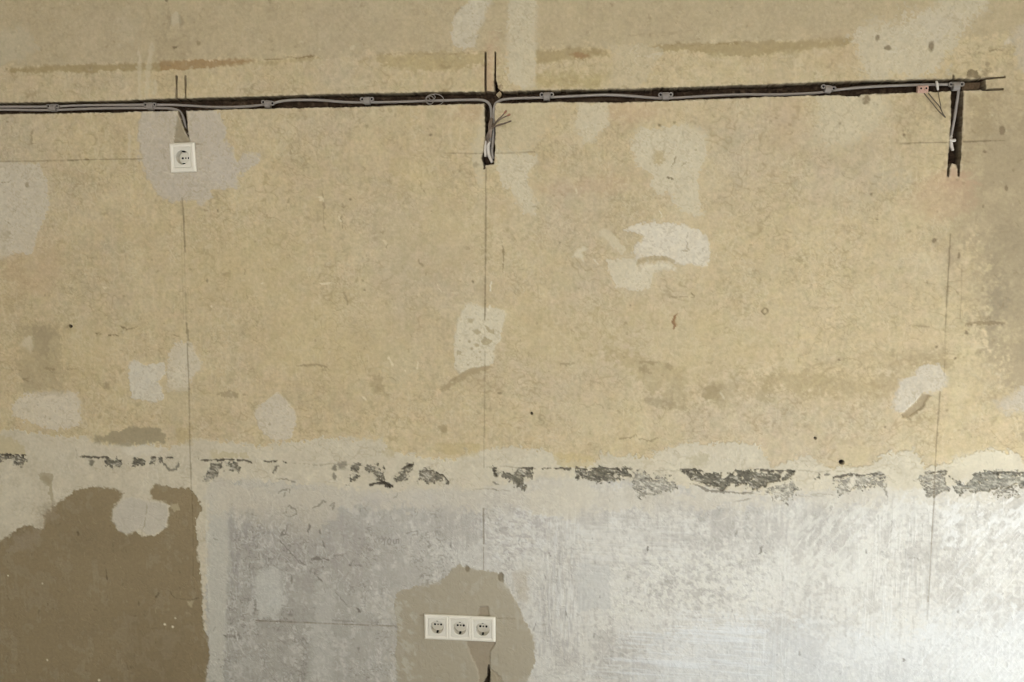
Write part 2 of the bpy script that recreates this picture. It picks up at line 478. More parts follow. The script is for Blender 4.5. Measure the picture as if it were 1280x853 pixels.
poly([(1244, 503), (1262, 496), (1280, 482), (1400, 470), (1400, 520), (1280, 514), (1258, 520)], (189, 179, 160), .85, 2, 2, .4, (PN, 'pale filler patch at the right edge'), worn=-.6)
poly([(588, -200), (612, -200), (612, 0), (607, 16), (597, 40), (592, 59), (570, 62), (562, 47), (570, 22), (586, 0)], (196, 187, 165), .95, 1.8, 1.4, .5,
     (PN, 'slanting pale filler patch at the top edge'))
poly([(637, -200), (672, -200), (672, 0), (670, 28), (669, 65), (670, 91), (668, 107), (650, 111), (633, 101), (635, 71), (633, 40), (637, 0)], (198, 188, 162), .85, 1.8, 1.6, .5,
     (PN, 'long upright pale filler patch above the chase'))
poly([(647, 74), (652, 73), (652, 85), (648, 84)], (202, 192, 164), .7, .8, 1)
poly([(758, 55), (800, 54), (826, 65), (815, 82), (800, 111), (757, 111), (770, 80), (765, 67)], (191, 178, 148), .7, 2.2, 2, .5,
     (PN, 'faint slanting filler patch crossing the brown stripe'))
poly([(1070, 45), (1100, 25), (1140, 15), (1190, -5), (1235, -5), (1215, 25), (1195, 60), (1185, 84), (1150, 98), (1090, 100), (1078, 85)], (199, 189, 164), .8, 6, 3, .5,
     (PN, 'mottled pale filler smear in the top right'), worn=.0)
poly([(1150, 20), (1190, 18), (1185, 50), (1160, 60)], (196, 186, 164), .5, 5, 4)
poly([(1023, 120), (1100, 118), (1108, 135), (1095, 158), (1070, 175), (1035, 180), (1022, 170)], (200, 189, 161), .75, 3, 2.5, .4,
     (PN, 'faint pale filler patch below the right part of the chase'), worn=-.3)
poly([(620, 190), (655, 190), (668, 198), (660, 225), (672, 255), (668, 270), (655, 265), (645, 245), (630, 235), (618, 215)], (202, 192, 166), .88, 2.2, 1.6, .5,
     (PN, 'pale filler patch right of the middle branch end'), worn=-.3)
poly([(590, 182), (600, 150), (606, 140), (606, 208), (592, 206)], (195, 184, 156), .6, 2, 2)
poly([(622, 130), (690, 126), (690, 160), (660, 185), (625, 188)], (193, 180, 148), .45, 5, 5)
poly([(1262, 50), (1268, 34), (1280, 27), (1400, 20), (1400, 95), (1274, 92), (1270, 55)], (192, 181, 160), .65, 2.5, 2, .5, (PN, 'pinkish white filler patch at the upper right edge'))
poly([(1254, 50), (1262, 46), (1263, 54), (1256, 55)], (204, 194, 172), .8, 1, 1)
poly([(594, 205), (606, 204), (606, 232), (598, 236)], (196, 186, 158), .5, 2, 2)
blob(595, 206, 3, 2.4, (150, 134, 104), .6, .8, 1.2)
for p in ([(660, 60), (662, 110)], [(965, 92), (1020, 95)]):
    stroke(p, 12, (192, 178, 145), .25, soft=4)

# middle-wall marks, stains and scrapes
MK = (120, 103, 72)
for p, w_, a in (([(117, 416), (133, 419), (149, 420)], 2.0, .8), ([(150, 407), (158, 412.5), (164, 412), (173, 409)], 2.0, .7), ([(836, 371), (868, 372)], 1.6, .5),
                 ([(864, 366), (870, 371)], 2.4, .7), ([(214, 419), (226, 420)], 2.6, .6), ([(252, 438), (262, 440)], 2.6, .7), ([(370, 457), (392, 456), (410, 459)], 2.0, .5),
                 ([(1208, 405), (1225, 404), (1258, 405)], 3, .55), ([(1136, 408), (1160, 409)], 1.4, .45), ([(798, 453), (826, 453)], 3.4, .5), ([(800, 462), (812, 465)], 5, .4),
                 ([(832, 455), (840, 462)], 4, .35), ([(770, 550), (790, 547), (795, 544), (800, 549), (812, 551), (828, 546)], 1.8, .55),
                 ([(725, 506), (735, 510), (745, 503), (756, 512)], 1.4, .45), ([(522, 222), (532, 241)], 2, .5), ([(428, 366), (436, 385)], 3, .4),
                 ([(484, 305), (484, 315)], 1.8, .7), ([(523, 325), (527, 333)], 2, .6), ([(402, 238), (407, 290)], 1.4, .4), ([(362, 247), (358, 262)], 1.6, .4),
                 ([(428, 270), (428, 286)], 1.6, .6), ([(40, 163), (40, 180)], 3, .4), ([(806, 500), (860, 512)], 6, .22), ([(835, 482), (838, 507)], 10, .18),
                 ([(272, 492), (312, 494)], 6, .35), ([(700, 455), (718, 456)], 5, .35), ([(55, 461), (70, 463)], 5, .4), ([(84, 461), (95, 461)], 2, .4),
                 ([(28, 475), (36, 474)], 4, .45), ([(10, 462), (26, 463)], 1.5, .3), ([(1220, 397), (1240, 396)], 2, .3), ([(255, 305), (258, 320)], 1.6, .35)):
    stroke(p, w_, MK, a, .3, worn=.0)
poly([(745, 440), (830, 448), (865, 470), (860, 512), (835, 514), (820, 490), (790, 470)], (160, 143, 102), .35, 6, 6, worn=.3)
poly([(876, 486), (890, 480), (902, 484), (900, 496), (884, 501), (877, 496)], (140, 124, 92), .55, 2, 2.5, worn=.1)
stroke([(901, 490), (905, 499)], 2, (208, 198, 170), .8)
poly([(880, 480), (965, 470), (962, 500), (920, 505), (885, 510)], (160, 143, 104), .35, 6, 6, worn=.3)
stroke([(846.5, 391), (843, 397), (842, 402), (841.5, 411)], 3.2, (128, 92, 58), .85, .1)
stroke([(844, 398), (844, 408)], 1.4, (170, 140, 100), .5)
for t in np.linspace(0, 2 * np.pi, 13)[:-1]:
    stroke([(956.5 + 3.5 * math.cos(t), 389 + 3.8 * math.sin(t)), (956.5 + 3.5 * math.cos(t + .55), 389 + 3.8 * math.sin(t + .55))], 1.6, (135, 119, 88), .8, .1, taper=False)
poly([(690, 505), (745, 500), (760, 520), (752, 541), (724, 543), (720, 520)], (196, 182, 146), .4, 5, 4)
poly([(480, 440), (530, 432), (528, 470), (500, 480), (478, 462)], (190, 177, 144), .4, 6, 6)
for p in ([(486, 446), (491, 457)], [(523, 452), (521, 462)], [(451, 493), (457, 501)], [(506, 461), (508, 466)], [(400, 246), (403, 251)], [(425, 270), (427, 277)], [(400, 354), (414, 353)], [(547, 356), (552, 366)],
          [(327, 356), (330, 354)], [(479, 300), (483, 306)], [(129, 358), (133, 360)], [(264, 384), (265, 382)]):
    stroke(p, 2.6, (212, 200, 166), .85, .25)
poly([(460, 265), (520, 250), (520, 395), (470, 380)], (188, 172, 138), .35, 10, 12)
poly([(463, 470), (476, 466), (482, 492), (470, 492)], (155, 137, 102), .5, 2, 3)
blob(555, 536, 5, 4, (148, 130, 94), .6, 1.5, 2)
blob(490, 548, 5, 4, (160, 143, 106), .5, 1.5, 2)
poly([(495, 206), (540, 200), (545, 235), (505, 240)], (192, 172, 126), .3, 8, 8)
poly([(0, 320), (25, 322), (28, 380), (0, 390)], (182, 160, 124), .35, 6, 8)
for x, y, rx, ry in ((272, 264, 1.3, 2.6), (259, 351, 1.6, 3), (591, 352, 1.5, 3), (456, 363, 1, 1), (438, 249, 1.5, 1), (538, 169, 1.6, 1.6), (700, 304, 1, 1.4), (788, 382, 1.1, 1.1),
                     (625, 492, 2.2, 1.3), (1253, 163, 3, 4.5), (1231, 190, 2.4, 2), (1083, 125, 4, 4.5), (1164, 58, 3, 6), (1110, 60, 3.5, 2.6), (1097, 47, 2, 3), (1226, 100, 0, 0),
                     (1050, 154, 1.6, 1.6), (1130, 168, 1.6, 1.6), (1168, 300, 2.6, 2.4), (1199, 319, 2, 3.5), (1096, 274, 1.8, 1.2), (1089, 243, 1.2, 1.8), (1229, 258, 1.2, 2.4), (1258, 236, 2.6, 4),
                     (1194, 448, 1.6, 1.6), (1208, 416, 1.4, 1.8), (1171, 434, 1, 1), (1049, 450, 1.2, 1.2), (1244, 547, 1.2, 1.2), (1106, 534, 1.1, 1.1)):
    if rx:
        blob(x, y, rx, ry, (118, 102, 76), .75, .5, .8)
poly([(1206, 92), (1214, 86), (1222, 88), (1224, 97), (1208, 98)], (112, 97, 70), .85, 1.2, 1.2, 1)
poly([(1228, 88), (1236, 80), (1243, 92), (1232, 95)], (140, 124, 94), .5, 2, 2)
poly([(1215, 118), (1236, 116), (1236, 165), (1216, 170)], (160, 143, 108), .4, 4, 4, worn=.1)
poly([(1085, 218), (1130, 212), (1135, 230), (1100, 240)], (184, 172, 146), .4, 5, 5)

# random small scratches and flecks all over the old plaster
rng = np.random.default_rng(21)
for k in range(2600):
    x, y = rng.uniform(-20, 1300), rng.uniform(-10, 575)
    a = rng.choice([0, math.pi / 2, rng.uniform(0, math.pi)]) + rng.normal(0, .25)
    L_ = rng.gamma(1.3, 1.9)
    dk = rng.random() < .55
    bend = rng.normal(0, .25) * L_
    p = [(x, y), (x + L_ * .5 * math.cos(a) - bend * math.sin(a), y + L_ * .5 * math.sin(a) + bend * math.cos(a)), (x + L_ * math.cos(a), y + L_ * math.sin(a))]
    stroke(p, rng.uniform(.8, 2.0), (132, 115, 82) if dk else (208, 196, 162), rng.uniform(.12, .42), .4, dh=-.3 if dk else .3)

fill = np.zeros_like(U)
for r_i, (nm_, lb_, mt_) in enumerate(REGIONS):
    if mt_ is M_FILL:
        fill[REG == r_i] = 1
rf1 = ridged(9, 11, 91, 9, .05) * smooth(0.02, .18, fbm(U, V, 26, 26, 2, 92)) * fill
rf2 = ridged(12, 8, 93, 9, .06) * smooth(0.0, .18, fbm(U, V, 30, 24, 2, 94)) * fill
paint(ALL, rf1 * .35, (158, 144, 116))
paint(ALL, rf2 * .40, (212, 204, 182))
paint(ALL, fill * smooth(.10, .2, n_pit + .4 * n_12) * .35, (150, 136, 108))
COL *= (1 + fill * (.12 * n_4 + .22 * n_pit))[..., None]
COL[..., 1] *= 1 - .008 * fill
COL[..., 2] *= 1 - .025 * fill
H += fill * (.0004 * rf2 - .0003 * rf1 + .0004 * n_12)

# ---- lower wall: pale band, worn white paint, bare brown plaster
band_top = [(-700, 548), (0, 541), (30, 540), (60, 545), (105, 545), (116, 552), (140, 553), (210, 556), (230, 552), (245, 548), (262, 553), (300, 553), (322, 558), (345, 556),
            (375, 549), (420, 547), (480, 549), (492, 560), (510, 568), (540, 571), (575, 571), (600, 563), (640, 560), (690, 566), (700, 577), (745, 576), (750, 568), (810, 570),
            (830, 560), (880, 553), (950, 555), (952, 572), (964, 586), (990, 574), (1010, 571), (1035, 582), (1060, 584), (1093, 580), (1106, 568), (1140, 562), (1158, 584),
            (1180, 578), (1195, 574), (1220, 562), (1268, 562), (1288, 582), (1700, 575)]
R_BAND = new_region('pale_skim_band', 'pale cream skim band along the ledge', M_FILL)
w, d, m = poly(band_top + [(1700, 1300), (-700, 1300)], (196, 187, 164), .93, 2.6, 1.6, .0, R_BAND, tex=.05)
H[w] += 0.0016 * smooth(1.5, -1.5, d)
inb = smooth(1, -3, d)
rb1 = ridged(10, 7, 95, 9, .05)[w] * smooth(0.02, .18, fbm(U[w], V[w], 40, 26, 2, 96)) * inb
rb2 = ridged(9, 12, 97, 9, .06)[w] * smooth(0.0, .18, fbm(U[w], V[w], 40, 30, 2, 98)) * inb
paint(w, rb1 * .40, (160, 146, 118))
paint(w, rb2 * .40, (212, 204, 184))
paint(w, inb * smooth(.02, .22, n_mid[w] + .4 * n_12[w]) * .35, (184, 172, 148))
COL[w] *= (1 + inb * (.12 * n_12[w] + .2 * n_pit[w]))[..., None]
H[w] += .0005 * (rb2 - rb1 + n_12[w])
dado_top = [(262, 622), (266, 606), (300, 600), (345, 602), (420, 611), (470, 616), (540, 612), (600, 615), (680, 601), (800, 602), (930, 616), (1100, 612), (1280, 606), (1700, 600)]
R_DADO = new_region('worn_paint_field', 'worn white paint on the lower wall', M_PAINT)
DADO = (201, 197, 186)
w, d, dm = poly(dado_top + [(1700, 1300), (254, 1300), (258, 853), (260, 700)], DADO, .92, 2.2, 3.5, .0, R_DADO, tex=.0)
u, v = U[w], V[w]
dark = (163, 157, 145)
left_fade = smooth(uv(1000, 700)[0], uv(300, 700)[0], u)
wear = fbm(u, v, 70, 60, 3, 41)
t1 = smooth(0.0, 0.16, n_mid[w] * 0.7 + n_12[w] * 0.5 + wear * 0.5 - 0.03)
t2 = smooth(0.02, 0.14, n_v[w] * 0.7 + n_4[w] * 0.45 + wear * 0.5)
t3 = smooth(0.03, 0.16, n_h[w] * 0.7 + n_4[w] * 0.3 + wear * 0.35)
t4 = smooth(0.04, 0.12, n_4[w] + wear * 0.7)
paint(w, dm * smooth(uv(760, 700)[0], uv(340, 700)[0], u) * .8, (150, 145, 133))  # greyer toward the left: some wear, mostly light falloff painted into the colour
paint(w, dm * t1 * 0.38, dark)
paint(w, dm * t2 * 0.42, dark)
paint(w, dm * t3 * 0.22, (170, 164, 156))
paint(w, dm * t4 * 0.26, (176, 170, 158))
paint(w, dm * smooth(0.03, .2, -n_12[w] * .6 - n_4[w] * .5 - wear * .3) * 0.45, (208, 205, 194))
rd = ridged(11, 9, 43, 10, .05)[w] * smooth(0.02, .2, fbm(u, v, 44, 44, 2, 44))
rp = ridged(8, 13, 45, 8, .06)[w] * smooth(-.02, .2, fbm(u, v, 44, 60, 2, 46))
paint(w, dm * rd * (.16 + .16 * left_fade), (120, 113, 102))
paint(w, dm * rp * .42, (212, 209, 198))
rq = ridged(6, 5, 47, 6, .07)[w] * smooth(0.02, .16, fbm(u, v, 22, 26, 2, 48))
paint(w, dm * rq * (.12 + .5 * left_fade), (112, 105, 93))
rr_ = ridged(5, 8, 49, 6, .07)[w] * smooth(0.0, .16, fbm(u, v, 24, 30, 2, 50))
paint(w, dm * rr_ * .4, (216, 213, 203))
COL[w] *= (1 + dm * (0.07 * n_4[w] + .22 * n_pit[w]))[..., None]
H[w] += dm * (0.0004 * rp - 0.0004 * rd + 0.00035 * n_v[w] + 0.0004 * n_12[w] - .0003 * t4)


def zone_noise(pts, ang, su, sv, seed, col, a, lo_=.02, hi_=.16, feather=14, relief=0.0):
    """scraper or brush marks running in one direction over a zone"""
    P = uvs(pts)
    w = window(P, feather + 8)
    z = smooth(feather, -feather, sdf(P, U[w], V[w]) + 6 * JIT[w])
    c, s = math.cos(ang), math.sin(ang)
    q = fbm(U[w] * c + V[w] * s, -U[w] * s + V[w] * c, su, sv, 3, seed)
    m = z * smooth(lo_, hi_, q)
    paint(w, m * a, col)
    H[w] += relief * 0.001 * m


LT, DK = (210, 208, 200), (170, 165, 156)
zone_noise([(1190, 690), (1300, 640), (1330, 900), (1120, 870)], -0.95, 44, 2.4, 51, LT, .3, relief=.5)
zone_noise([(1200, 700), (1300, 660), (1330, 860), (1180, 830)], -0.95, 44, 2.2, 52, DK, .14)
zone_noise([(1060, 640), (1165, 640), (1160, 800), (1060, 800)], math.pi / 2, 36, 2.2, 53, LT, .25, relief=.5)
zone_noise([(940, 690), (1000, 690), (990, 853), (930, 853)], math.pi / 2, 50, 2.2, 54, LT, .22, relief=.4)
zone_noise([(680, 660), (720, 660), (730, 830), (670, 830)], math.pi / 2, 20, 2.4, 55, DK, .6)
zone_noise([(680, 640), (720, 640), (720, 800), (670, 800)], math.pi / 2, 24, 2.4, 56, LT, .5, relief=.4)
zone_noise([(790, 780), (960, 765), (960, 870), (720, 870)], 0.03, 60, 2.2, 57, (212, 213, 210), .45, relief=.3)
zone_noise([(720, 645), (860, 640), (860, 720), (720, 720)], 0.02, 36, 2.4, 58, LT, .35, relief=.3)
zone_noise([(760, 690), (960, 690), (960, 760), (760, 770)], 0.4, 5, 4.2, 59, (208, 204, 190), .75, -.02, .1, relief=.6)
zone_noise([(760, 700), (960, 690), (960, 755), (770, 760)], 0.0, 5, 4.2, 60, (150, 144, 132), .4, .08, .2)
zone_noise([(870, 640), (960, 630), (950, 690), (850, 680)], 0.9, 7, 3.4, 61, (150, 145, 134), .45, .06, .2)
zone_noise([(605, 620), (690, 615), (690, 700), (610, 710)], 0.3, 6, 4, 62, (160, 152, 144), .55, .03, .16)
zone_noise([(605, 620), (690, 615), (690, 700), (610, 710)], 0.3, 6, 4, 63, LT, .5, .03, .16, relief=.5)
zone_noise([(280, 615), (345, 625), (340, 740), (280, 740)], math.pi / 2, 14, 3, 64, (152, 146, 138), .65, .0, .18)
zone_noise([(330, 620), (470, 625), (480, 740), (340, 740)], math.pi / 2, 26, 4, 65, (160, 153, 144), .5, .0, .2)
zone_noise([(300, 720), (500, 720), (490, 870), (270, 870)], math.pi / 2, 26, 5, 66, (166, 162, 150), .6, .0, .2)
zone_noise([(1180, 600), (1300, 600), (1300, 700), (1180, 690)], -.8, 9, 5, 67, (214, 212, 204), .65, .0, .15, relief=.6)
zone_noise([(980, 620), (1150, 620), (1120, 720), (990, 740)], -.9, 14, 4, 68, (210, 207, 194), .5, .0, .15, relief=.5)
poly([(262, 612), (284, 607), (287, 700), (280, 853), (262, 853), (260, 700)], (192, 188, 172), .7, 1.5, 2.5)
stroke([(259, 610), (259, 700), (262, 760)], 3, (204, 200, 184), .5, .2)
poly([(322, 716), (352, 704), (354, 760), (345, 775), (322, 772)], (196, 194, 182), .6, 2, 2)
poly([(395, 735), (420, 733), (416, 853), (386, 853)], (190, 187, 175), .45, 3, 3)
poly([(720, 706), (762, 706), (763, 760), (724, 762)], (182, 180, 172), .5, 2, 3)
poly([(655, 610), (735, 600), (742, 620), (715, 650), (668, 640)], (203, 194, 170), .55, 3, 3)
poly([(640, 715), (662, 712), (660, 752), (648, 750)], (180, 170, 150), .7, 2, 2)
poly([(508, 622), (535, 612), (548, 622), (540, 632), (515, 634)], (178, 174, 166), .7, 2, 2)
poly([(446, 622), (476, 614), (488, 622), (474, 630), (452, 628)], (176, 170, 164), .7, 2, 2)
poly([(820, 800), (960, 775), (1100, 790), (1280, 760), (1400, 900), (760, 900)], (204, 206, 204), .4, 10, 20)

poly([(262, 600), (420, 606), (640, 608), (900, 612), (1100, 610), (1300, 604), (1300, 622), (900, 634), (600, 636), (420, 632), (262, 640)], (198, 189, 168), .6, 6, 9)
poly([(262, 606), (300, 604), (420, 612), (430, 650), (380, 664), (300, 640), (262, 650)], (192, 183, 162), .55, 5, 10)

# drips and scribbles in the worn paint
DS = (104, 97, 84)
for p, w_, a in (([(349, 674), (362, 690), (372, 698), (381, 706)], 1.4, .65), ([(393, 716), (402, 727)], 1.4, .7), ([(420, 741), (435, 756)], 1.3, .6), ([(388, 654), (385, 666)], 1.5, .7),
                 ([(399, 661), (400, 667)], 1.4, .7), ([(405, 675), (405, 685)], 1.6, .8), ([(364.5, 716), (364, 729)], 1.4, .6), ([(564, 679), (564, 686)], 1.6, .8),
                 ([(345, 582), (341, 592)], 2, .8), ([(342, 584), (350, 583)], 2, .6), ([(344, 599), (358, 599), (369, 603)], 2, .65), ([(347, 617), (352, 612), (362, 611), (361, 616)], 1.6, .6),
                 ([(353, 622), (356, 614)], 1.3, .5), ([(352, 643), (358, 640), (362, 631), (370, 637), (371, 643), (362, 646), (354, 643)], 1.8, .6), ([(363, 654), (357, 660), (356, 668), (351, 669), (354, 662)], 1.8, .7),
                 ([(391, 634), (398, 632), (404, 626), (408, 628)], 2, .6), ([(412, 633), (418, 630), (415, 638)], 1.6, .5), ([(389, 698), (396, 697), (401, 699)], 3, .7), ([(402, 697), (413, 701)], 2.2, .6),
                 ([(416, 694), (434, 692)], 2.4, .4), ([(436, 706), (453, 707)], 1.4, .5), ([(415, 776), (439, 776)], 3, .35), ([(447, 760), (450, 765), (448, 764)], 2.4, .8),
                 ([(508, 667), (516, 665), (522, 664), (523, 668), (514, 670)], 2, .5), ([(533, 665), (537, 667)], 3, .5), ([(543, 661), (550, 658)], 1.6, .5), ([(534, 675), (536, 684)], 3, .45),
                 ([(545, 673), (550, 677)], 2.4, .4), ([(447, 812), (450, 810), (448, 816)], 4, .5), ([(444, 817), (452, 816)], 2.4, .5), ([(810, 683), (810, 688)], 2, .85),
                 ([(685, 690), (688, 695)], 1.6, .6), ([(681, 718), (683, 727)], 2, .55), ([(669, 778), (667, 790)], 1.5, .6), ([(706, 763), (709, 772)], 1.4, .5), ([(948, 693), (951, 690), (953, 682)], 1.8, .75),
                 ([(918, 671), (922, 663)], 1.6, .55), ([(1128, 823), (1130, 826)], 2.2, .7), ([(1146, 697), (1149, 702)], 2, .45), ([(1137, 698), (1144, 697)], 1.6, .4), ([(1081, 686), (1082, 690)], 1.4, .6),
                 ([(279, 794), (283, 796)], 1.8, .8), ([(282, 796), (295, 795)], 5, .35), ([(272, 824), (284, 826)], 3, .4), ([(276, 834), (280, 832)], 5, .45), ([(318, 749), (319, 764)], 2, .5),
                 ([(917, 768), (920, 778)], 1.6, .4), ([(600, 805), (602, 805)], .5, .1)):
    stroke(p, w_, DS, a, .25)
# faint pencil figures and scrawl on the paint
PC = (112, 106, 96)
for p in ([(477, 678), (480, 674), (480, 681)], [(486, 681), (484.5, 677), (487, 673), (489, 676), (487.5, 680.5), (486, 681)], [(492, 675), (492, 680), (495, 680), (496, 675)],
          [(496, 675), (499, 674), (498, 680)]):
    stroke(p, 1.1, PC, .65, .1, taper=False, warp=.2)
for p in ([(497, 834), (501, 837), (499, 841), (496, 839)], [(502, 840), (504, 845), (505, 838)], [(508, 838), (511, 836), (514, 839), (517, 836), (519, 839)], [(505, 841), (510, 840)]):
    stroke(p, 1.2, PC, .55, .1, taper=False, warp=.2)
for k in range(420):
    x, y = rng.uniform(265, 1290), rng.uniform(605, 860)
    if rng.random() > 1.15 - (x - 265) / 1100:
        continue
    a = rng.choice([math.pi / 2, rng.uniform(0, math.pi)]) + rng.normal(0, .2)
    L_ = rng.gamma(1.6, 2.0)
    dk = rng.random() < .6
    stroke([(x, y), (x + L_ * math.cos(a), y + L_ * math.sin(a))], rng.uniform(.8, 1.8), DS if dk else (216, 213, 202), rng.uniform(.15, .5), .3)

# bare brown plaster, lower left
R_BROWN = new_region('brown_plaster', 'bare brown plaster area in the lower left corner', M_BROWN)
w, d, m = poly([(-700, 700), (0, 677), (15, 669), (24, 660), (37.5, 656), (45, 662), (54, 660), (56, 645), (66, 634), (82, 622), (97, 613), (116, 609), (142, 612), (154, 617), (150, 626),
      (140, 637), (140, 650), (148, 665), (159, 669.5), (169, 664), (180, 670), (193, 670), (208, 660), (211, 645), (212, 632), (208, 629), (191, 624), (185, 615), (193, 606), (212, 610),
      (237, 610), (243, 616), (250, 628), (252, 640), (246, 650), (248, 690), (252, 740), (255, 780), (262, 815), (257, 853), (252, 1300), (-700, 1300)],
     (138, 122, 92), .97, 1.3, 1.0, -1.6, R_BROWN, tex=.03)
paint(w, m * smooth(-.05, .3, n_big[w]) * .35, (116, 101, 74))
paint(w, m * smooth(0, .3, -n_mid[w]) * .25, (134, 118, 89))
COL[w] *= (1 + m * (.05 * n_12[w] + .05 * n_v[w] + .08 * n_fine[w]))[..., None]
poly([(56, 630), (72, 626), (72, 645), (60, 655), (40, 690), (10, 690), (20, 672), (44, 664)], (152, 138, 115), .55, 3, 4)
poly([(212, 632), (222, 630), (224, 637), (218, 640)], (176, 162, 130), .8, 1, 1)
for p, w_, a in (([(133.5, 711), (134, 726)], 1.6, .7), ([(197, 741), (195, 747)], 2.4, .6), ([(97, 665), (97, 670)], 1.6, .6), ([(73, 738), (75, 741)], 2, .5), ([(173, 752), (173, 758)], 1.4, .6),
                 ([(223, 714), (226, 718)], 1.6, .6), ([(210, 738), (222, 748), (236, 750), (252, 747)], 1.3, .5)):
    stroke(p, w_, (80, 67, 45), a, .2)
for x, y, r in ((59, 825.5, 1.6), (206, 781, 1.3), (216, 784, 1.3), (53, 730, 1), (124, 851, 2.2), (10, 720, 1), (219, 773, 1)):
    blob(x, y, r, r, (222, 210, 180), .9, .3, .6, .6)
poly([(233, 752), (242, 751), (240, 760), (236, 757)], (180, 166, 134), .8, .8, 1)
for k in range(260):
    x, y = rng.uniform(-10, 245), rng.uniform(640, 860)
    c = uv(x, y); i, j = np.searchsorted(U1, c[0]), np.searchsorted(V1, c[1])
    if REG[j, i] == R_BROWN:
        a = rng.choice([math.pi / 2, rng.uniform(0, math.pi)]) + rng.normal(0, .2)
        L_ = rng.gamma(1.5, 2.0)
        stroke([(x, y), (x + L_ * math.cos(a), y + L_ * math.sin(a))], rng.uniform(.8, 1.6), (98, 84, 58) if rng.random() < .6 else (170, 154, 122), rng.uniform(.15, .5), .3)
# the pale island in the brown area
poly([(154, 624), (170, 622), (190, 627), (209, 631), (210, 645), (207, 659), (194, 669), (183, 668), (176, 662), (170, 662), (160, 667), (149, 663), (142, 650), (142, 638)],
     (186, 178, 161), .8, .8, 1.0, .8, (PN, 'rounded pale filler patch set in the brown plaster'))
stroke([(184, 626), (183, 645), (178, 668)], 1.6, (150, 138, 112), .6, .3)
stroke([(50, 597), (56, 598), (61, 602), (63, 612), (66, 626)], 5, (162, 149, 120), .75, .12)
poly([(49, 594), (56, 592), (66, 594), (66, 600), (60, 606), (54, 600)], (160, 147, 119), .8, 1, 1)
# remnants of old beige showing in the pale band
for p, c, a in (([(-40, 548), (15, 548), (32, 561), (33, 570), (-40, 571)], (186, 172, 136), .85), ([(115, 548), (140, 541), (160, 535), (200, 535), (211, 545), (206, 557), (190, 553), (160, 559), (120, 554)], (150, 138, 110), .85),
                ([(220, 535), (238, 533), (240, 556), (218, 558)], (176, 158, 116), .5), ([(860, 572), (878, 566), (890, 568), (878, 582), (868, 584)], (176, 165, 136), .7),
                ([(690, 566), (745, 570), (742, 584), (700, 584)], (190, 172, 126), .6), ([(1046, 556), (1090, 560), (1085, 582), (1058, 584)], (193, 178, 140), .5),
                ([(482, 556), (492, 556), (498, 566), (487, 573), (480, 566)], (176, 160, 122), .6), ([(545, 555), (600, 556), (598, 569), (560, 570)], (182, 163, 116), .5),
                ([(800, 575), (812, 572), (818, 580), (806, 586)], (182, 170, 142), .6), ([(265, 565), (310, 566), (312, 573), (264, 573)], (180, 166, 128), .6)):
    poly(p, c, a, 1.8, 1.6, worn=-.5)
poly([(152, 560), (205, 556), (206, 568), (160, 572)], (206, 198, 178), .7, 2.5, 2)
poly([(1180, 578), (1222, 563), (1266, 563), (1270, 580), (1200, 590)], (208, 199, 174), .6, 2, 3)

# grey filler round the triple socket
poly([(493, 752), (496, 741), (509, 737), (526, 732), (539, 729), (548, 728), (557, 721), (564, 711), (575, 705), (587, 710), (602, 713), (622, 715), (629, 727), (638, 738), (647, 755),
      (656, 777), (668, 795), (668, 815), (666, 836), (658, 856), (640, 1000), (500, 1000), (497, 853), (494, 815), (497, 790)], (162, 152, 130), .95, 1.2, 1.5, 1.0,
     (PN, 'grey-brown filler patch around the triple socket'), tex=.02)
zone_noise([(482, 740), (515, 750), (520, 870), (478, 870)], 0.8, 10, 5, 71, (182, 176, 160), .6, .0, .15, feather=10)
for p, l in (([(583, 801), (619, 801), (617.7, 809), (612.7, 815), (612, 840), (611, 853), (612, 1000), (600, 1000), (599, 853), (597, 838), (587, 818)], 'dark wet filler wedge below the triple socket'),
             ([(599, 759), (610, 757.4), (612.5, 774), (597, 774)], 'short dark filler strip above the triple socket')):
    poly(p, (150, 137, 115), .95, .5, .8, -3.5, (PN, l))
poly([(613.6, 836), (621.7, 842), (629, 853), (632, 1000), (613, 1000)], (157, 145, 121), .9, .8, .8, -2)
for x, y, rx, ry in ((583.7, 711, 2.8, 4), (626, 721.5, 4, 6.5)):
    blob(x, y, rx, ry, (128, 117, 95), .95, .5, .8, -3)
poly([(611, 833), (612.3, 842), (612, 870), (604, 870), (606, 851), (609, 847)], (40, 30, 22), .98, .3, .7, -14, ('slit', 'narrow dark slit below the triple socket'), mat=M_CHASE)

# ---- the broken ledge: chips that bare the rough grey undercoat
CN = 'ledge_chip'
CD, CM, CL = (104, 99, 84), (124, 118, 102), (166, 160, 144)


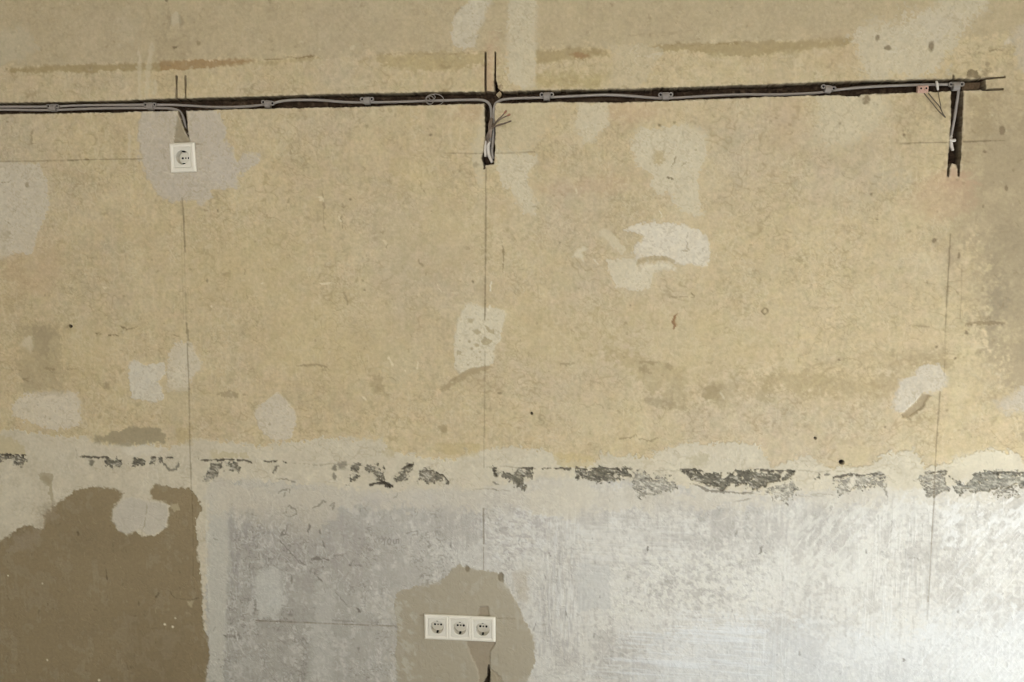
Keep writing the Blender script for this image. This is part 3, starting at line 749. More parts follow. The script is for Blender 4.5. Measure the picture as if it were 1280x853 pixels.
def chip(pts, c, a=.92, worn=-.35, jit=1.9, dh=-3.0, region=True):
    """flaked-off spot: crisp flakes of grey undercoat, torn pale remains between them, dark cracks with painted shadow at their edges"""
    P = uvs(pts)
    w = window(P, 10 + jit)
    d = sdf(P, U[w], V[w]) + jit * 1.25 * JIT[w]
    q = fbm(U[w] + 9 * n_warp[w], V[w] + 7 * n_warp2[w], 7.5, 4.6, 3, 81, .65)
    q2 = fbm(U[w] + V[w] * .5, V[w] - U[w] * .35, 7, 1.9, 3, 82, .7)
    inside = smooth(.8, -.8, d)
    flake = inside * smooth(-.035, .035, q - .02 - .22 * worn * .5 + .05 * np.clip(-d, 0, 4) - .01)
    paint(w, flake * a, c)
    COL[w] *= (1 + flake * (1.6 * q2 + .8 * n_pit[w]))[..., None]
    paint(w, flake * smooth(.08, .2, q2 + .5 * n_12[w]) * .6, (190, 183, 166))
    crack_shade = inside * (1 - smooth(.012, .055, np.abs(q - .10 - .11 * worn + .05 * np.clip(-d, 0, 4) + .04)))
    paint(w, crack_shade * .55, (62, 55, 44))
    paint(w, flake * (1 - smooth(.0, .04, np.abs(q2))) * .35, (70, 63, 52))
    paint(w, inside * (1 - flake) * smooth(.0, .15, q2) * .35, (160, 152, 136))
    H[w] += dh * .001 * flake * (1 + 1.2 * q2)
    if region:
        r = new_region(CN, None, M_CHIP)
        REG[w] = np.where((d < 0) & (flake > .4), r, REG[w])


chip([(-60, 568), (32, 569), (33, 575), (28, 580), (20, 582), (13, 583), (14, 575), (-60, 576)], CM)
chip([(132, 577), (140, 572), (153, 574), (153, 582), (140, 584), (131, 581)], CD)
chip([(158, 579), (168, 573), (183, 576), (184, 584), (165, 586)], CD)
chip([(187, 571), (200, 571), (208, 574), (203, 580), (196, 579), (187, 581)], CM)
stroke([(204, 578), (212, 587), (220, 587), (224, 578)], 3.4, CM, .9, .2, -1.5)
blob(115, 578, 3, 3, CD, .8, 1, 1, -1.5)
chip([(262, 577), (278, 578), (277, 587), (270, 593), (264, 598), (257, 592), (260, 586)], CM)
chip([(281, 578), (296, 578), (304, 588), (298, 592), (288, 587)], CM)
chip([(258, 594), (268, 596), (262, 606), (254, 601)], CL)
for p in ([(100, 571), (118, 572), (138, 573)], [(187, 571.5), (216, 573)], [(248, 574.5), (280, 575.5), (305, 575.5), (313, 578)], [(328, 575.5), (345, 577), (362, 578.5)], [(0, 568.5), (33, 569.5)],
          [(653, 585), (668, 585.5)], [(677, 585), (715, 586)], [(720, 586), (755, 586.5), (791, 587.5)], [(849, 588), (880, 588.5)], [(945, 588), (993, 590)], [(1040, 597), (1062, 594), (1106, 593)],
          [(1152, 591), (1184, 591)], [(1215, 593), (1240, 591), (1285, 592)]):
    stroke(p, 2.6, (66, 58, 46), .85, .35, -1.5)
for p in ([(363, 578.5), (440, 582)], [(992, 589), (1060, 590)], [(815, 588), (850, 588)], [(1000, 618), (1040, 618.5)], [(925, 618), (1030, 621)], [(590, 612), (640, 613)], [(96, 573), (96, 560)], [(608, 583), (655, 584)]):
    stroke(p, 1.4, (140, 130, 110), .45, .3)
blob(418, 585, 2.2, 3.4, CD, .8, 1, 1, -1.5)
blob(418, 595, 1.6, 3, CD, .7, 1, 1)
poly([(423, 580), (432, 578), (431, 584), (425, 585)], CM, .8, 1.2, 1, -1.5)
chip([(442, 579), (451, 580), (449, 588), (453, 595), (446, 603), (433, 606), (440, 592)], CM)
chip([(453, 585), (460, 581), (482, 582), (482, 590), (478, 600), (487, 609), (474, 605), (468, 594), (456, 588)], CM)
chip([(496, 594), (508, 582), (517, 580), (519, 585), (510, 592), (512, 598), (505, 603), (496, 601)], CM)
chip([(521, 602), (527, 590), (526, 584), (535, 587), (545, 590), (553, 593), (561, 603), (552, 603), (540, 605), (528, 604)], (126, 119, 103), worn=-.8)
stroke([(461, 606), (470, 605), (479, 603)], 3, (58, 51, 40), .9, .2, -2)
stroke([(474, 601), (481, 604), (487, 608)], 4, (62, 55, 44), .9, .2, -2)
stroke([(502, 586), (512, 581), (518, 581)], 2.6, (66, 58, 46), .9, .2, -2)
stroke([(545, 590), (554, 595), (560, 603)], 2.2, (76, 68, 55), .85, .2, -2)
chip([(616, 583), (620, 584), (622, 592), (640, 592), (653, 586), (668, 586), (668, 597), (651, 598), (656, 612), (647, 609), (640, 600), (625, 598), (617, 597)], CM, worn=-.1)
stroke([(618, 583), (617.5, 590), (621, 597)], 3, (62, 55, 43), .85, .3, -2)
stroke([(641, 597), (655, 613)], 4, CD, .7, .3, -1)
stroke([(615, 604), (624, 606)], 1.8, CD, .7)
stroke([(615, 612), (624, 613)], 1.4, CD, .6)
chip([(718, 588), (745, 587), (790, 588), (789, 596), (770, 600), (745, 602), (722, 597)], CD, worn=-.25)
chip([(790, 590), (815, 592), (812, 600), (836, 596), (847, 609), (830, 618), (800, 620), (792, 607)], CL, .8, .05, 2.4, -1.6)
chip([(853, 590), (880, 590), (893, 591), (905, 594), (918, 591), (940, 590), (991, 591), (990, 600), (965, 606), (955, 612), (940, 613), (935, 607), (915, 606), (903, 613), (890, 606), (868, 602), (857, 597)],
     CD, worn=-.35)
chip([(952, 612), (965, 606), (990, 600), (999, 612), (990, 634), (975, 628), (960, 620)], CL, .75, .1, 2.4, -1.4)
stroke([(860, 603), (885, 614), (920, 617), (940, 617)], 2, (110, 102, 86), .75, .3, -1)
stroke([(918, 628), (938, 624)], 1.6, (130, 122, 106), .6)
stroke([(1018, 599), (1036, 593)], 3, CD, .75, .4, -1)
stroke([(1023, 592), (1028, 606)], 2.4, CD, .7, .4, -1)
chip([(1044, 600), (1070, 595), (1107, 592), (1106, 606), (1085, 612), (1075, 610), (1050, 617)], CL, .8, .05, 2.2, -1.4)
stroke([(1063, 612), (1067, 594)], 4, (208, 200, 180), .8, .2)
stroke([(1104, 610), (1110, 622)], 2, CD, .6)
chip([(1142, 601), (1152, 592), (1182, 590), (1184, 595), (1178, 600), (1186, 612), (1171, 622), (1160, 620), (1150, 607)], (156, 150, 134), .9, -.2, 1.6, -2)
chip([(1192, 601), (1206, 603), (1225, 593), (1240, 591), (1275, 592), (1420, 594), (1420, 612), (1275, 607), (1256, 609), (1236, 612), (1218, 617), (1205, 612), (1200, 618), (1195, 607)], (140, 136, 121), .92, -.4, 2, -3)
chip([(1238, 613), (1258, 609), (1274, 610), (1272, 623), (1246, 622)], CL, .8, .05, 2.2, -1.4)

# ---- marking lines and holes
LN = (108, 93, 66)
for p, w_, a in (([(-60, 203), (40, 201.5), (85, 200.5)], 1.2, .7), ([(85, 200.5), (110, 199.5)], 1.9, .85), ([(110, 199.5), (178, 198.5)], 1.2, .65), ([(555, 191.5), (606, 192)], 1.3, .75),
                 ([(620, 191.5), (645, 191), (668, 190)], 1.2, .7), ([(1126, 179.5), (1150, 178.5), (1184, 178)], 1.5, .75), ([(1204, 177), (1238, 176)], 1.5, .75), ([(1238, 176), (1256, 175.5)], 1.1, .5),
                 ([(320, 776), (360, 777.5), (440, 781), (494, 783)], 1.5, .8), ([(622, 773), (643, 773.5)], 1.2, .6), ([(244, 180), (252, 180)], 1.6, .5), ([(525, 769), (530, 769)], 1.4, .5),
                 ([(228, 248), (229.5, 280), (231, 315)], 1.8, .75), ([(229.5, 315), (232, 380), (233, 420)], 1.2, .35), ([(233, 405), (235, 425)], 4, .55), ([(234, 430), (236, 480), (237, 540), (239, 600)], 1.6, .7),
                 ([(239, 600), (241, 660), (241, 720)], 1.4, .6), ([(226, 252), (227, 330), (229, 400)], 1.0, .22), ([(607.5, 210), (607, 300), (606, 400)], 1.5, .8), ([(606, 440), (605.5, 500), (605, 585)], 1.2, .5),
                 ([(604.5, 636), (604.5, 680)], 1.6, .75), ([(604.5, 684), (604.5, 712)], 1.2, .6), ([(1188, 293), (1186, 330), (1182, 405)], 1.5, .75), ([(1182, 405), (1180, 470)], 1.1, .35),
                 ([(1175, 490), (1173, 520), (1170, 560), (1168, 610), (1164, 680)], 1.4, .72), ([(1164, 680), (1162, 720), (1159.5, 752)], 1.4, .65), ([(1159.5, 752), (1158.5, 775)], 1.1, .45),
                 ([(1202, 330), (1202, 360), (1200, 398)], 1.3, .4), ([(240, 610), (240, 640)], 1.2, .4)):
    stroke(p, w_ * .9, LN, a * .85, .16, -.5, taper=False, soft=.7, warp=.12)
HOLE = new_region('nail_hole', 'small dark nail hole', M_CHASE)
for x, y, r in ((1052, 578, 2.7), (88, 408, 2.0), (664.5, 517, 1.3), (1019, 548, 1.2)):
    c = uv(x, y)
    w = window(np.array([c, c]), 8)
    d = np.hypot(U[w] - c[0], (V[w] - c[1]) * 1.08) - r
    m = smooth(.9, -.6, d)
    paint(w, m, (30, 24, 18))
    H[w] -= 0.014 * smooth(.6, -.8, d)

# ---- chases cut for the cables
CH_DEEP = 0.038
R_CH = new_region('cable_chase', 'dark open chase cut into the plaster for the cables', M_CHASE)
main = [(-900, 151), (-200, 133.5), (0, 128.8), (62, 127.8), (100, 127), (160, 125.6), (200, 123.8), (320, 120.5), (400, 118), (500, 116), (600, 114.8), (640, 113.7), (740, 112), (840, 109.5), (960, 105.7), (1020, 103), (1100, 100.7),
        (1192, 98.7), (1232, 98.6), (1232.5, 112.3), (1204, 113.9), (1130, 116), (1076, 118), (1074, 120.5), (1056, 120), (1048, 118.6), (1030, 119), (960, 121), (850, 125.5), (780, 128), (700, 127.5), (640, 128.7), (560, 130.5), (500, 132), (430, 134.2),
        (320, 135.5), (232, 138.7), (210, 138.7), (160, 140), (100, 141.3), (0, 143), (-200, 147), (-900, 165)]
br_mid = [(600, 120), (605.8, 131), (606.5, 150), (606.3, 176), (604.5, 190), (602, 198), (604, 203), (604.5, 208.5), (607.5, 206), (616, 206), (617.5, 205), (618.5, 180), (619.3, 165), (618, 140), (618.5, 133), (622, 126), (630, 118)]
br_right = [(1189, 108), (1188.8, 150), (1187.2, 170), (1185.6, 195), (1184.5, 212), (1184, 221), (1185.8, 221), (1187, 210), (1190, 204), (1195, 206), (1197.5, 212), (1197.3, 220), (1199, 221), (1200.5, 205), (1202.6, 162), (1204.3, 125), (1205, 108)]
br_left = [(219, 132), (223, 140), (226.5, 150), (231, 162), (236.2, 173), (235.4, 165), (234.2, 152), (233, 139), (234, 132)]
cuts = [([(220.4, 95), (220.6, 126)], 1.5), ([(231.6, 95), (231.8, 126)], 1.5), ([(606.9, 66), (606.8, 117)], 1.9), ([(619, 66), (619, 117)], 1.9), ([(1228, 98.4), (1240, 97.5), (1256, 96.3)], 1.6),
        ([(1228, 112.4), (1254, 111.4)], 1.5), ([(1192.3, 94.5), (1192.3, 100)], 1.3), ([(606, 208), (605, 211)], 1.5)]
sharp = [(618, 92), (619.8, 98), (621.5, 106), (625, 111), (629, 114), (632, 118), (618, 118)]
SD = np.full(U.shape, 1e3, np.float32)
for P_, jit in ((main, .35), (br_mid, .35), (br_right, .3), (br_left, .25), (sharp, .4)):
    P = uvs(P_)
    w = window(P, 10)
    SD[w] = np.minimum(SD[w], sdf(P, U[w], V[w]) + jit * JIT[w])
UU, VV = U.copy(), V.copy()
gx = np.gradient(SD, axis=1) / np.gradient(U, axis=1)
gy = np.gradient(SD, axis=0) / np.gradient(V, axis=0)
hc = STEP / S
edge = (np.abs(SD) < 0.62 * hc)
g2 = np.clip(gx ** 2 + gy ** 2, .3, 4)
UU = np.where(edge, U - SD * gx / g2, U)
VV = np.where(edge, V - SD * gy / g2, V)
inner = SD < -0.62 * hc
near = smooth(4.5, 0.5, SD) * (SD < 900)
paint(ALL, near * .45 * smooth(-.1, .25, n_4 + n_12 + .1), (204, 190, 160))
paint(ALL, smooth(2.2, .6, SD) * (SD < 900) * smooth(.12, .3, n_12 + .5 * n_4) * .8, (120, 102, 74))
cm = inner.astype(np.float32)
cm = np.maximum(cm, edge * .45)
CH_BACK = (66, 53, 41)
paint(ALL, cm, CH_BACK)
paint(ALL, cm * smooth(-.02, .22, n_h + .5 * n_12) * .7, (40, 30, 22))
paint(ALL, cm * smooth(.0, .2, n_12 - .3 * n_h) * .4, (98, 82, 64))
paint(ALL, cm * smooth(.1, .25, n_4) * .35, (116, 98, 78))
DEEP = CH_DEEP * (1 + .5 * n_12 + .25 * n_4 + .4 * n_mid)
H = np.where(inner, -DEEP, H)
for p, w_ in cuts:
    P = uvs(p)
    w = window(P, 6)
    u, v = U[w], V[w]
    d = np.full(u.shape, 1e9, np.float32)
    for i in range(len(P) - 1):
        e = P[i + 1] - P[i]
        t = np.clip(((u - P[i, 0]) * e[0] + (v - P[i, 1]) * e[1]) / (e @ e), 0, 1)
        d = np.minimum(d, np.hypot(u - P[i, 0] - e[0] * t, v - P[i, 1] - e[1] * t))
    m = smooth(w_ * .42 + .5, w_ * .42 - .45, d)
    paint(w, m * .92, (52, 36, 24))
    H[w] -= .012 * m * (~inner[w])
# the plaster tongue left standing at the foot of the right branch, and dust at the block end
poly([(1188, 219), (1189.5, 211), (1191.5, 207), (1195, 210), (1196.5, 219)], (186, 160, 132), .8, .3, .6)
w = window(uvs([(1209, 100), (1231, 111)]), 2)
paint(w, (SD[w] < -1.5) * .75, (116, 97, 76))
H[w] = np.where(SD[w] < -1.5, H[w] * .55, H[w])
REG[inner] = R_CH
# mounting boxes let into the wall behind the sockets
for px_, py_, hw_, hh_ in ((227.9, 196.8, .033, .036), (574.5, 786, .104, .034)):
    c_ = uv(px_, py_)
    box_in = (np.abs(U - c_[0]) < hw_ / S) & (np.abs(V - c_[1]) < hh_ / S)
    H[box_in] = -.045

# ------------------------------------------------------------------ build the wall and its pieces from the fields
PXYZ = np.stack([UU * S, -H, ZC - VV * S], -1).reshape(-1, 3).astype(np.float32)
COLF = np.concatenate([np.clip(COL, .004, .92), np.ones((NZ, NX, 1), np.float32)], -1).reshape(-1, 4).astype(np.float32)
idx = np.arange(NX * NZ, dtype=np.int32).reshape(NZ, NX)
quads = np.stack([idx[:-1, :-1], idx[1:, :-1], idx[1:, 1:], idx[:-1, 1:]], -1).reshape(-1, 4)
# a face belongs to the chase if any corner does, else to the region of most of its corners
q = np.sort(REG.reshape(-1)[quads], axis=1)
face_reg = q[:, 1]
face_reg = np.where((REG.reshape(-1)[quads] == R_CH).any(1), R_CH, face_reg)


def link(name, mesh, mat=None, parent=None):
    o = bpy.data.objects.new(name, mesh)
    C.objects.link(o)
    if mat is not None and mesh is not None:
        mesh.materials.append(mat)
    if parent is not None:
        o.parent = parent
    return o


def grid_piece(name, faces, mat, parent=None):
    ids, inv = np.unique(faces, return_inverse=True)
    inv = inv.reshape(-1).astype(np.int32)
    me = bpy.data.meshes.new(name)
    me.vertices.add(len(ids)); me.vertices.foreach_set('co', PXYZ[ids].ravel())
    me.loops.add(len(inv)); me.loops.foreach_set('vertex_index', inv)
    n = len(faces)
    me.polygons.add(n)
    me.polygons.foreach_set('loop_start', np.arange(n, dtype=np.int32) * 4)
    ca = me.attributes.new('tint', 'FLOAT_COLOR', 'POINT')
    ca.data.foreach_set('color', COLF[ids].ravel())
    me.update(calc_edges=True)
    me.polygons.foreach_set('use_smooth', np.zeros(n, bool))
    return link(name, me, mat, parent)


wall = grid_piece('wall_back', quads[face_reg == 0], M_BEIGE)
wall['kind'] = 'structure'
wall['label'] = 'old beige plaster wall with filler patches and cable chase'
for r in range(1, len(REGIONS)):
    fs = quads[face_reg == r]
    if len(fs) < 4:
        continue
    nm, lb, mt = REGIONS[r]
    o = grid_piece(nm, fs, mt, wall)
    if lb:
        o['label'] = lb

# masonry behind the plaster face
def box_mesh(name, lo, hi, bevel=0.0):
    bm = bmesh.new()
    bmesh.ops.create_cube(bm, size=1.0)
    lo, hi = Vector(lo), Vector(hi)
    for v_ in bm.verts:
        v_.co = Vector(((lo[i] + hi[i]) / 2 + v_.co[i] * (hi[i] - lo[i]) for i in range(3)))
    if bevel:
        bmesh.ops.bevel(bm, geom=bm.edges[:], offset=bevel, segments=2, affect='EDGES', profile=.6)
    me = bpy.data.meshes.new(name)
    bm.to_mesh(me); bm.free()
    return me


M_MASON = plain('masonry', (120, 100, 80), .9, .2, 40, bump=.5)
link('masonry_core', box_mesh('masonry_core', (X_LEFT, .075, 0), (X_RIGHT, .25, Z_TOP)), M_MASON, wall)

# ------------------------------------------------------------------ the rest of the room (outside the picture)
def struct(name, me, mat, label=None):
    o = link(name, me, mat)
    o['kind'] = 'structure'
    if label:
        o['label'] = label
    return o


M_FLOOR = plain('concrete_screed', (137, 142, 147), .8, .12, 14, bump=.2)
M_CEIL = plain('ceiling_plaster', (205, 200, 188), .9, .05, 9)
M_SIDE = plain('side_wall_plaster', (186, 176, 150), .85, .08, 6, bump=.1)
M_FRAME = plain('window_frame_plastic', (226, 226, 222), .4, .02, 20)
struct('floor', box_mesh('floor', (X_LEFT, -4.2, -.12), (X_RIGHT + .2, .25, 0)), M_FLOOR, 'blue-grey concrete screed floor of the bare room')
struct('ceiling', box_mesh('ceiling', (X_LEFT, -4.2, Z_TOP), (X_RIGHT + .2, .25, Z_TOP + .12)), M_CEIL, 'plain dusty plaster ceiling of the bare room')
WY0, WY1, WZ0, WZ1 = -1.58, -.28, .10, 1.16
bm = bmesh.new()
for lo_, hi_ in (((X_RIGHT, -4.2, 0), (X_RIGHT + .2, WY0, Z_TOP)), ((X_RIGHT, WY1, 0), (X_RIGHT + .2, 0, Z_TOP)), ((X_RIGHT, WY0, 0), (X_RIGHT + .2, WY1, WZ0)), ((X_RIGHT, WY0, WZ1), (X_RIGHT + .2, WY1, Z_TOP))):
    r_ = bmesh.ops.create_cube(bm, size=1.0)
    for v_ in r_['verts']:
        v_.co = Vector(((lo_[i] + hi_[i]) / 2 + v_.co[i] * (hi_[i] - lo_[i]) for i in range(3)))
me = bpy.data.meshes.new('wall_right'); bm.to_mesh(me); bm.free()
struct('wall_right', me, M_SIDE, 'plastered side wall with a low wide window')
struct('wall_left', box_mesh('wall_left', (X_LEFT - .2, -4.2, 0), (X_LEFT, .25, Z_TOP)), M_SIDE, 'plain plastered side wall out of view, added to darken the left')  # unseen wall, added to keep light off the left side
bm = bmesh.new()  # unseen rear wall; its long opening is added and placed to shape the fill
for lo_, hi_ in (((X_LEFT, -4.4, 0), (X_RIGHT + .2, -4.2, .95)), ((X_LEFT, -4.4, 2.45), (X_RIGHT + .2, -4.2, Z_TOP)), ((X_LEFT, -4.4, .95), (-2.75, -4.2, 2.45)), ((1.25, -4.4, .95), (X_RIGHT + .2, -4.2, 2.45))):
    r_ = bmesh.ops.create_cube(bm, size=1.0)
    for v_ in r_['verts']:
        v_.co = Vector(((lo_[i] + hi_[i]) / 2 + v_.co[i] * (hi_[i] - lo_[i]) for i in range(3)))
me = bpy.data.meshes.new('wall_front'); bm.to_mesh(me); bm.free()
struct('wall_front', me, M_SIDE, 'unseen plastered wall behind the camera, long opening added to shape the light')
wf = struct('window_1', None, None, 'white framed window that lights the wall from the right')
for nm, lo_, hi_ in (('frame_rail', (X_RIGHT + .08, WY0, WZ0), (X_RIGHT + .14, WY1, WZ0 + .06)), ('frame_rail', (X_RIGHT + .08, WY0, WZ1 - .06), (X_RIGHT + .14, WY1, WZ1)),
                     ('frame_stile', (X_RIGHT + .08, WY0, WZ0 + .06), (X_RIGHT + .14, WY0 + .06, WZ1 - .06)), ('frame_stile', (X_RIGHT + .08, WY1 - .06, WZ0 + .06), (X_RIGHT + .14, WY1, WZ1 - .06))):
    link(nm, box_mesh(nm, lo_, hi_, .006), M_FRAME, wf)

# ------------------------------------------------------------------ sockets
M_PLASTIC = plain('white_socket_plastic', (224, 217, 200), .4, .015, 60)
M_PLASTIC2 = plain('white_socket_insert', (214, 208, 192), .45, .015, 60)
M_DARK = plain('black_hole', (22, 19, 16), .8, .1, 60)
M_METAL = plain('dull_spring_metal', (96, 90, 82), .4, .1, 80, metal=.7)
M_GROOVE = plain('shadow_gap_plastic', (150, 146, 134), .6, .03, 60)


def rings_mesh(name, loops, cap_last=False):
    """bridge square/round loops (lists of equal length) into a surface; y is depth"""
    n = len(loops[0])
    vs_, fs_ = [], []
    for lp in loops:
        vs_ += [tuple(p) for p in lp]
    for k in range(len(loops) - 1):
        for i in range(n):
            j = (i + 1) % n
            fs_.append((k * n + i, k * n + j, (k + 1) * n + j, (k + 1) * n + i))
    if cap_last:
        fs_.append(tuple((len(loops) - 1) * n + i for i in range(n)))
    me = bpy.data.meshes.new(name)
    me.from_pydata(vs_, [], fs_)
    bm = bmesh.new(); bm.from_mesh(me); bmesh.ops.recalc_face_normals(bm, faces=bm.faces); bm.to_mesh(me); bm.free()
    return me


def sq(x0, x1, z0, z1, y, n=48, r=0.0015):
    """rounded rectangle with n points, starting angle matched to circ()"""
    cx_, cz_, hx, hz = (x0 + x1) / 2, (z0 + z1) / 2, (x1 - x0) / 2, (z1 - z0) / 2
    out = []
    for i in range(n):
        a = 2 * math.pi * (i + .5) / n
        c, s = math.cos(a), math.sin(a)
        k = 1 / max(abs(c), abs(s))
        out.append((cx_ + hx * c * k, y, cz_ + hz * s * k))
    # make the four points nearest the corners the corners proper
    for sx, sz in ((1, 1), (-1, 1), (-1, -1), (1, -1)):
        b = min(range(n), key=lambda q_: (out[q_][0] - cx_ - sx * hx) ** 2 + (out[q_][2] - cz_ - sz * hz) ** 2)
        out[b] = (cx_ + sx * (hx - r * .3), y, cz_ + sz * (hz - r * .3))
    return out


def circ(cx_, cz_, r, y, n=48):
    return [(cx_ + r * math.cos(2 * math.pi * (i + .5) / n), y, cz_ + r * math.sin(2 * math.pi * (i + .5) / n)) for i in range(n)]


def cyl_mesh(name, r, y0, y1, n=16):
    return rings_mesh(name, [circ(0, 0, r * .02, y0, n), circ(0, 0, r, y0, n), circ(0, 0, r, y1, n), circ(0, 0, r * .02, y1, n)], True)


hole_me = cyl_mesh('pin_hole', .0033, -.0004, .004)
screw_me = cyl_mesh('screw', .0026, -.0007, .001)
clip_me = box_mesh('earth_clip', (-.0028, .002, -.0018), (.0028, .014, .0018), .0007)
for me_, mt_ in ((hole_me, M_DARK), (screw_me, M_METAL), (clip_me, M_DARK)):
    me_.materials.append(mt_)


def outlet(parent, x0, z0, half_w, half_h, yf, half_frame_step=0.0):
    """one Schuko insert centred at x0, z0 whose front is at y = yf; parts below it are its pieces"""
    R_ = .0205
    loops = [sq(x0 - half_w, x0 + half_w, z0 - half_h, z0 + half_h, yf + .004), sq(x0 - half_w, x0 + half_w, z0 - half_h, z0 + half_h, yf + .0006),
             sq(x0 - half_w + .0008, x0 + half_w - .0008, z0 - half_h + .0008, z0 + half_h - .0008, yf),
             circ(x0, z0, R_ + .0012, yf), circ(x0, z0, R_, yf + .0012), circ(x0, z0, R_ - .0008, yf + .0215), circ(x0, z0, .004, yf + .0218)]
    me = rings_mesh('insert', loops, True)
    ins = link('insert', me, M_PLASTIC2, parent)
    for dx in (-.0095, .0095):
        o = link('pin_hole', hole_me, None, ins); o.location = (x0 + dx, yf + .0214, z0)
    o = link('centre_screw', screw_me, None, ins); o.location = (x0, yf + .0215, z0)
    for sz in (-1, 1):
        o = link('earth_clip', clip_me, None, ins); o.location = (x0, yf + .003, z0 + sz * (R_ - .0022))
    return ins


def socket_frame(parent, cells, half_h, margin, op_w, op_h, yf):
    """cells: list of (x0, half cell width); margin: outer rim beyond the end cells"""
    xl, xr = cells[0][0] - cells[0][1], cells[-1][0] + cells[-1][1]
    fr = None
    bm = bmesh.new()
    def add(me):
        bm.from_mesh(me); bpy.data.meshes.remove(me)
    for k, (x0, hw) in enumerate(cells):
        a = x0 - hw - (margin if k == 0 else 0); b = x0 + hw + (margin if k == len(cells) - 1 else 0)
        la = a + (.003 if k == 0 else 0); rb = b - (.003 if k == len(cells) - 1 else 0)
        add(rings_mesh('f', [sq(la, rb, -half_h + .003, half_h - .003, yf + (.0 if len(cells) == 1 else .0006)),
                             sq(la + .0022, rb - .0022, -half_h + .0055, half_h - .0055, yf - .0008),
                             sq(x0 - op_w - .0025, x0 + op_w + .0025, -op_h - .0025, op_h + .0025, yf - .0004),
                             sq(x0 - op_w, x0 + op_w, -op_h, op_h, yf + .0006), sq(x0 - op_w, x0 + op_w, -op_h, op_h, yf + .0045)]))
    yw = -.0002
    a, b = xl - margin, xr + margin
    add(rings_mesh('f', [sq(a + .003, b - .003, -half_h + .003, half_h - .003, yf + (.0 if len(cells) == 1 else .0006)), sq(a + .0006, b - .0006, -half_h + .0006, half_h - .0006, yf + .0022), sq(a, b, -half_h, half_h, yf + .004),
                         sq(a, b, -half_h, half_h, -.0035), sq(a + .002, b - .002, -half_h + .002, half_h - .002, -.003)]))
    add(rings_mesh('f', [sq(a + .004, b - .004, -half_h + .004, half_h - .004, -.0045), sq(a + .004, b - .004, -half_h + .004, half_h - .004, .004)]))
    me = bpy.data.meshes.new('frame'); bm.to_mesh(me); bm.free()
    return link('frame', me, M_PLASTIC, parent)


def thing(name, label, cat, loc=(0, 0, 0), group=None):
    o = bpy.data.objects.new(name, None)
    C.objects.link(o)
    o.location = loc; o['label'] = label; o['category'] = cat
    o.empty_display_size = .02
    if group:
        o['group'] = group
    return o


p = at(227.9, 196.8, -.010)
s1 = thing('wall_socket', 'single square off-white wall socket on a pinkish filler patch', 'socket', (p[0], 0, p[2]))
s1.rotation_euler = (0, math.radians(-1.2), 0)
socket_frame(s1, [(0, .036)], .0435, .004, .0272, .0305, -.0105)
outlet(s1, 0, 0, .0268, .0300, -.0105)
p = at(574.5, 786, -.010)
s3 = thing('triple_socket', 'white wall socket with three outlets in one frame', 'socket', (p[0], 0, p[2]))
s3.rotation_euler = (0, math.radians(.2), 0)
socket_frame(s3, [(-.071, .0355), (0, .0355), (.071, .0355)], .0402, .0045, .0272, .0282, -.0105)
for x0 in (-.071, 0, .071):
    outlet(s3, x0, 0, .0266, .0276, -.0104)

# ------------------------------------------------------------------ cables, clips, wires
M_CABLE = plain('grey_cable_sheath', (150, 142, 133), .5, .06, 120)
M_CLIP = plain('grey_clip_plastic', (136, 128, 119), .55, .06, 160)
M_WHITE = plain('pale_cable_sleeve', (198, 190, 178), .5, .04, 120)
M_CORE = plain('dusty_wire', (120, 104, 88), .6, .15, 200)
M_COPPER = plain('copper_tip', (158, 118, 92), .5, .1, 200)
M_TERM = plain('pink_terminal_block', (188, 154, 136), .5, .1, 200)
M_STEEL = plain('dark_thin_wire', (96, 84, 66), .5, .1, 200)


def catmull(P, sub=8):
    P = [np.array(p_, float) for p_ in P]
    P = [2 * P[0] - P[1]] + P + [2 * P[-1] - P[-2]]
    out = []
    for i in range(1, len(P) - 2):
        for k in range(sub):
            t = k / sub
            a, b, c_, d_ = P[i - 1], P[i], P[i + 1], P[i + 2]
            out.append(.5 * ((2 * b) + (-a + c_) * t + (2 * a - 5 * b + 4 * c_ - d_) * t * t + (-a + 3 * b - 3 * c_ + d_) * t ** 3))
    out.append(P[-2])
    return np.array(out)


def tube_mesh(name, pts, r, n=10, sub=8, closed=False):
    """tube along a smooth path given by 3-D points; r number or list of radii at the points"""
    Q = catmull(pts, sub) if not closed else np.array(pts, float)
    rr = np.interp(np.linspace(0, 1, len(Q)), np.linspace(0, 1, len(pts)), r) if isinstance(r, (list, tuple)) else np.full(len(Q), r)
    vs_, fs_ = [], []
    m_ = len(Q)
    for i in range(m_):
        a, b = (Q[(i - 1) % m_], Q[(i + 1) % m_]) if closed else (Q[max(i - 1, 0)], Q[min(i + 1, m_ - 1)])
        t = Vector(b - a).normalized()
        up = Vector((0, 1, 0)) if abs(t.y) < .9 else Vector((1, 0, 0))
        s_ = t.cross(up).normalized(); u_ = s_.cross(t)
        for k in range(n):
            an = 2 * math.pi * k / n
            vs_.append(tuple(Vector(Q[i]) + (s_ * math.cos(an) + u_ * math.sin(an)) * rr[i]))
    for i in range(m_ if closed else m_ - 1):
        for k in range(n):
            j, l = ((i + 1) % m_) * n, (k + 1) % n
            fs_.append((i * n + k, i * n + l, j + l, j + k))
    if not closed:
        fs_.append(tuple(range(n))); fs_.append(tuple((m_ - 1) * n + k for k in range(n)))
    me = bpy.data.meshes.new(name)
    me.from_pydata(vs_, [], fs_)
    bm = bmesh.new(); bm.from_mesh(me); bmesh.ops.recalc_face_normals(bm, faces=bm.faces); bm.to_mesh(me); bm.free()
    me.polygons.foreach_set('use_smooth', np.ones(len(me.polygons), bool))
    return me


def path(pp, y):
    return [at(q_[0], q_[1], q_[2] if len(q_) > 2 else y) for q_ in pp]


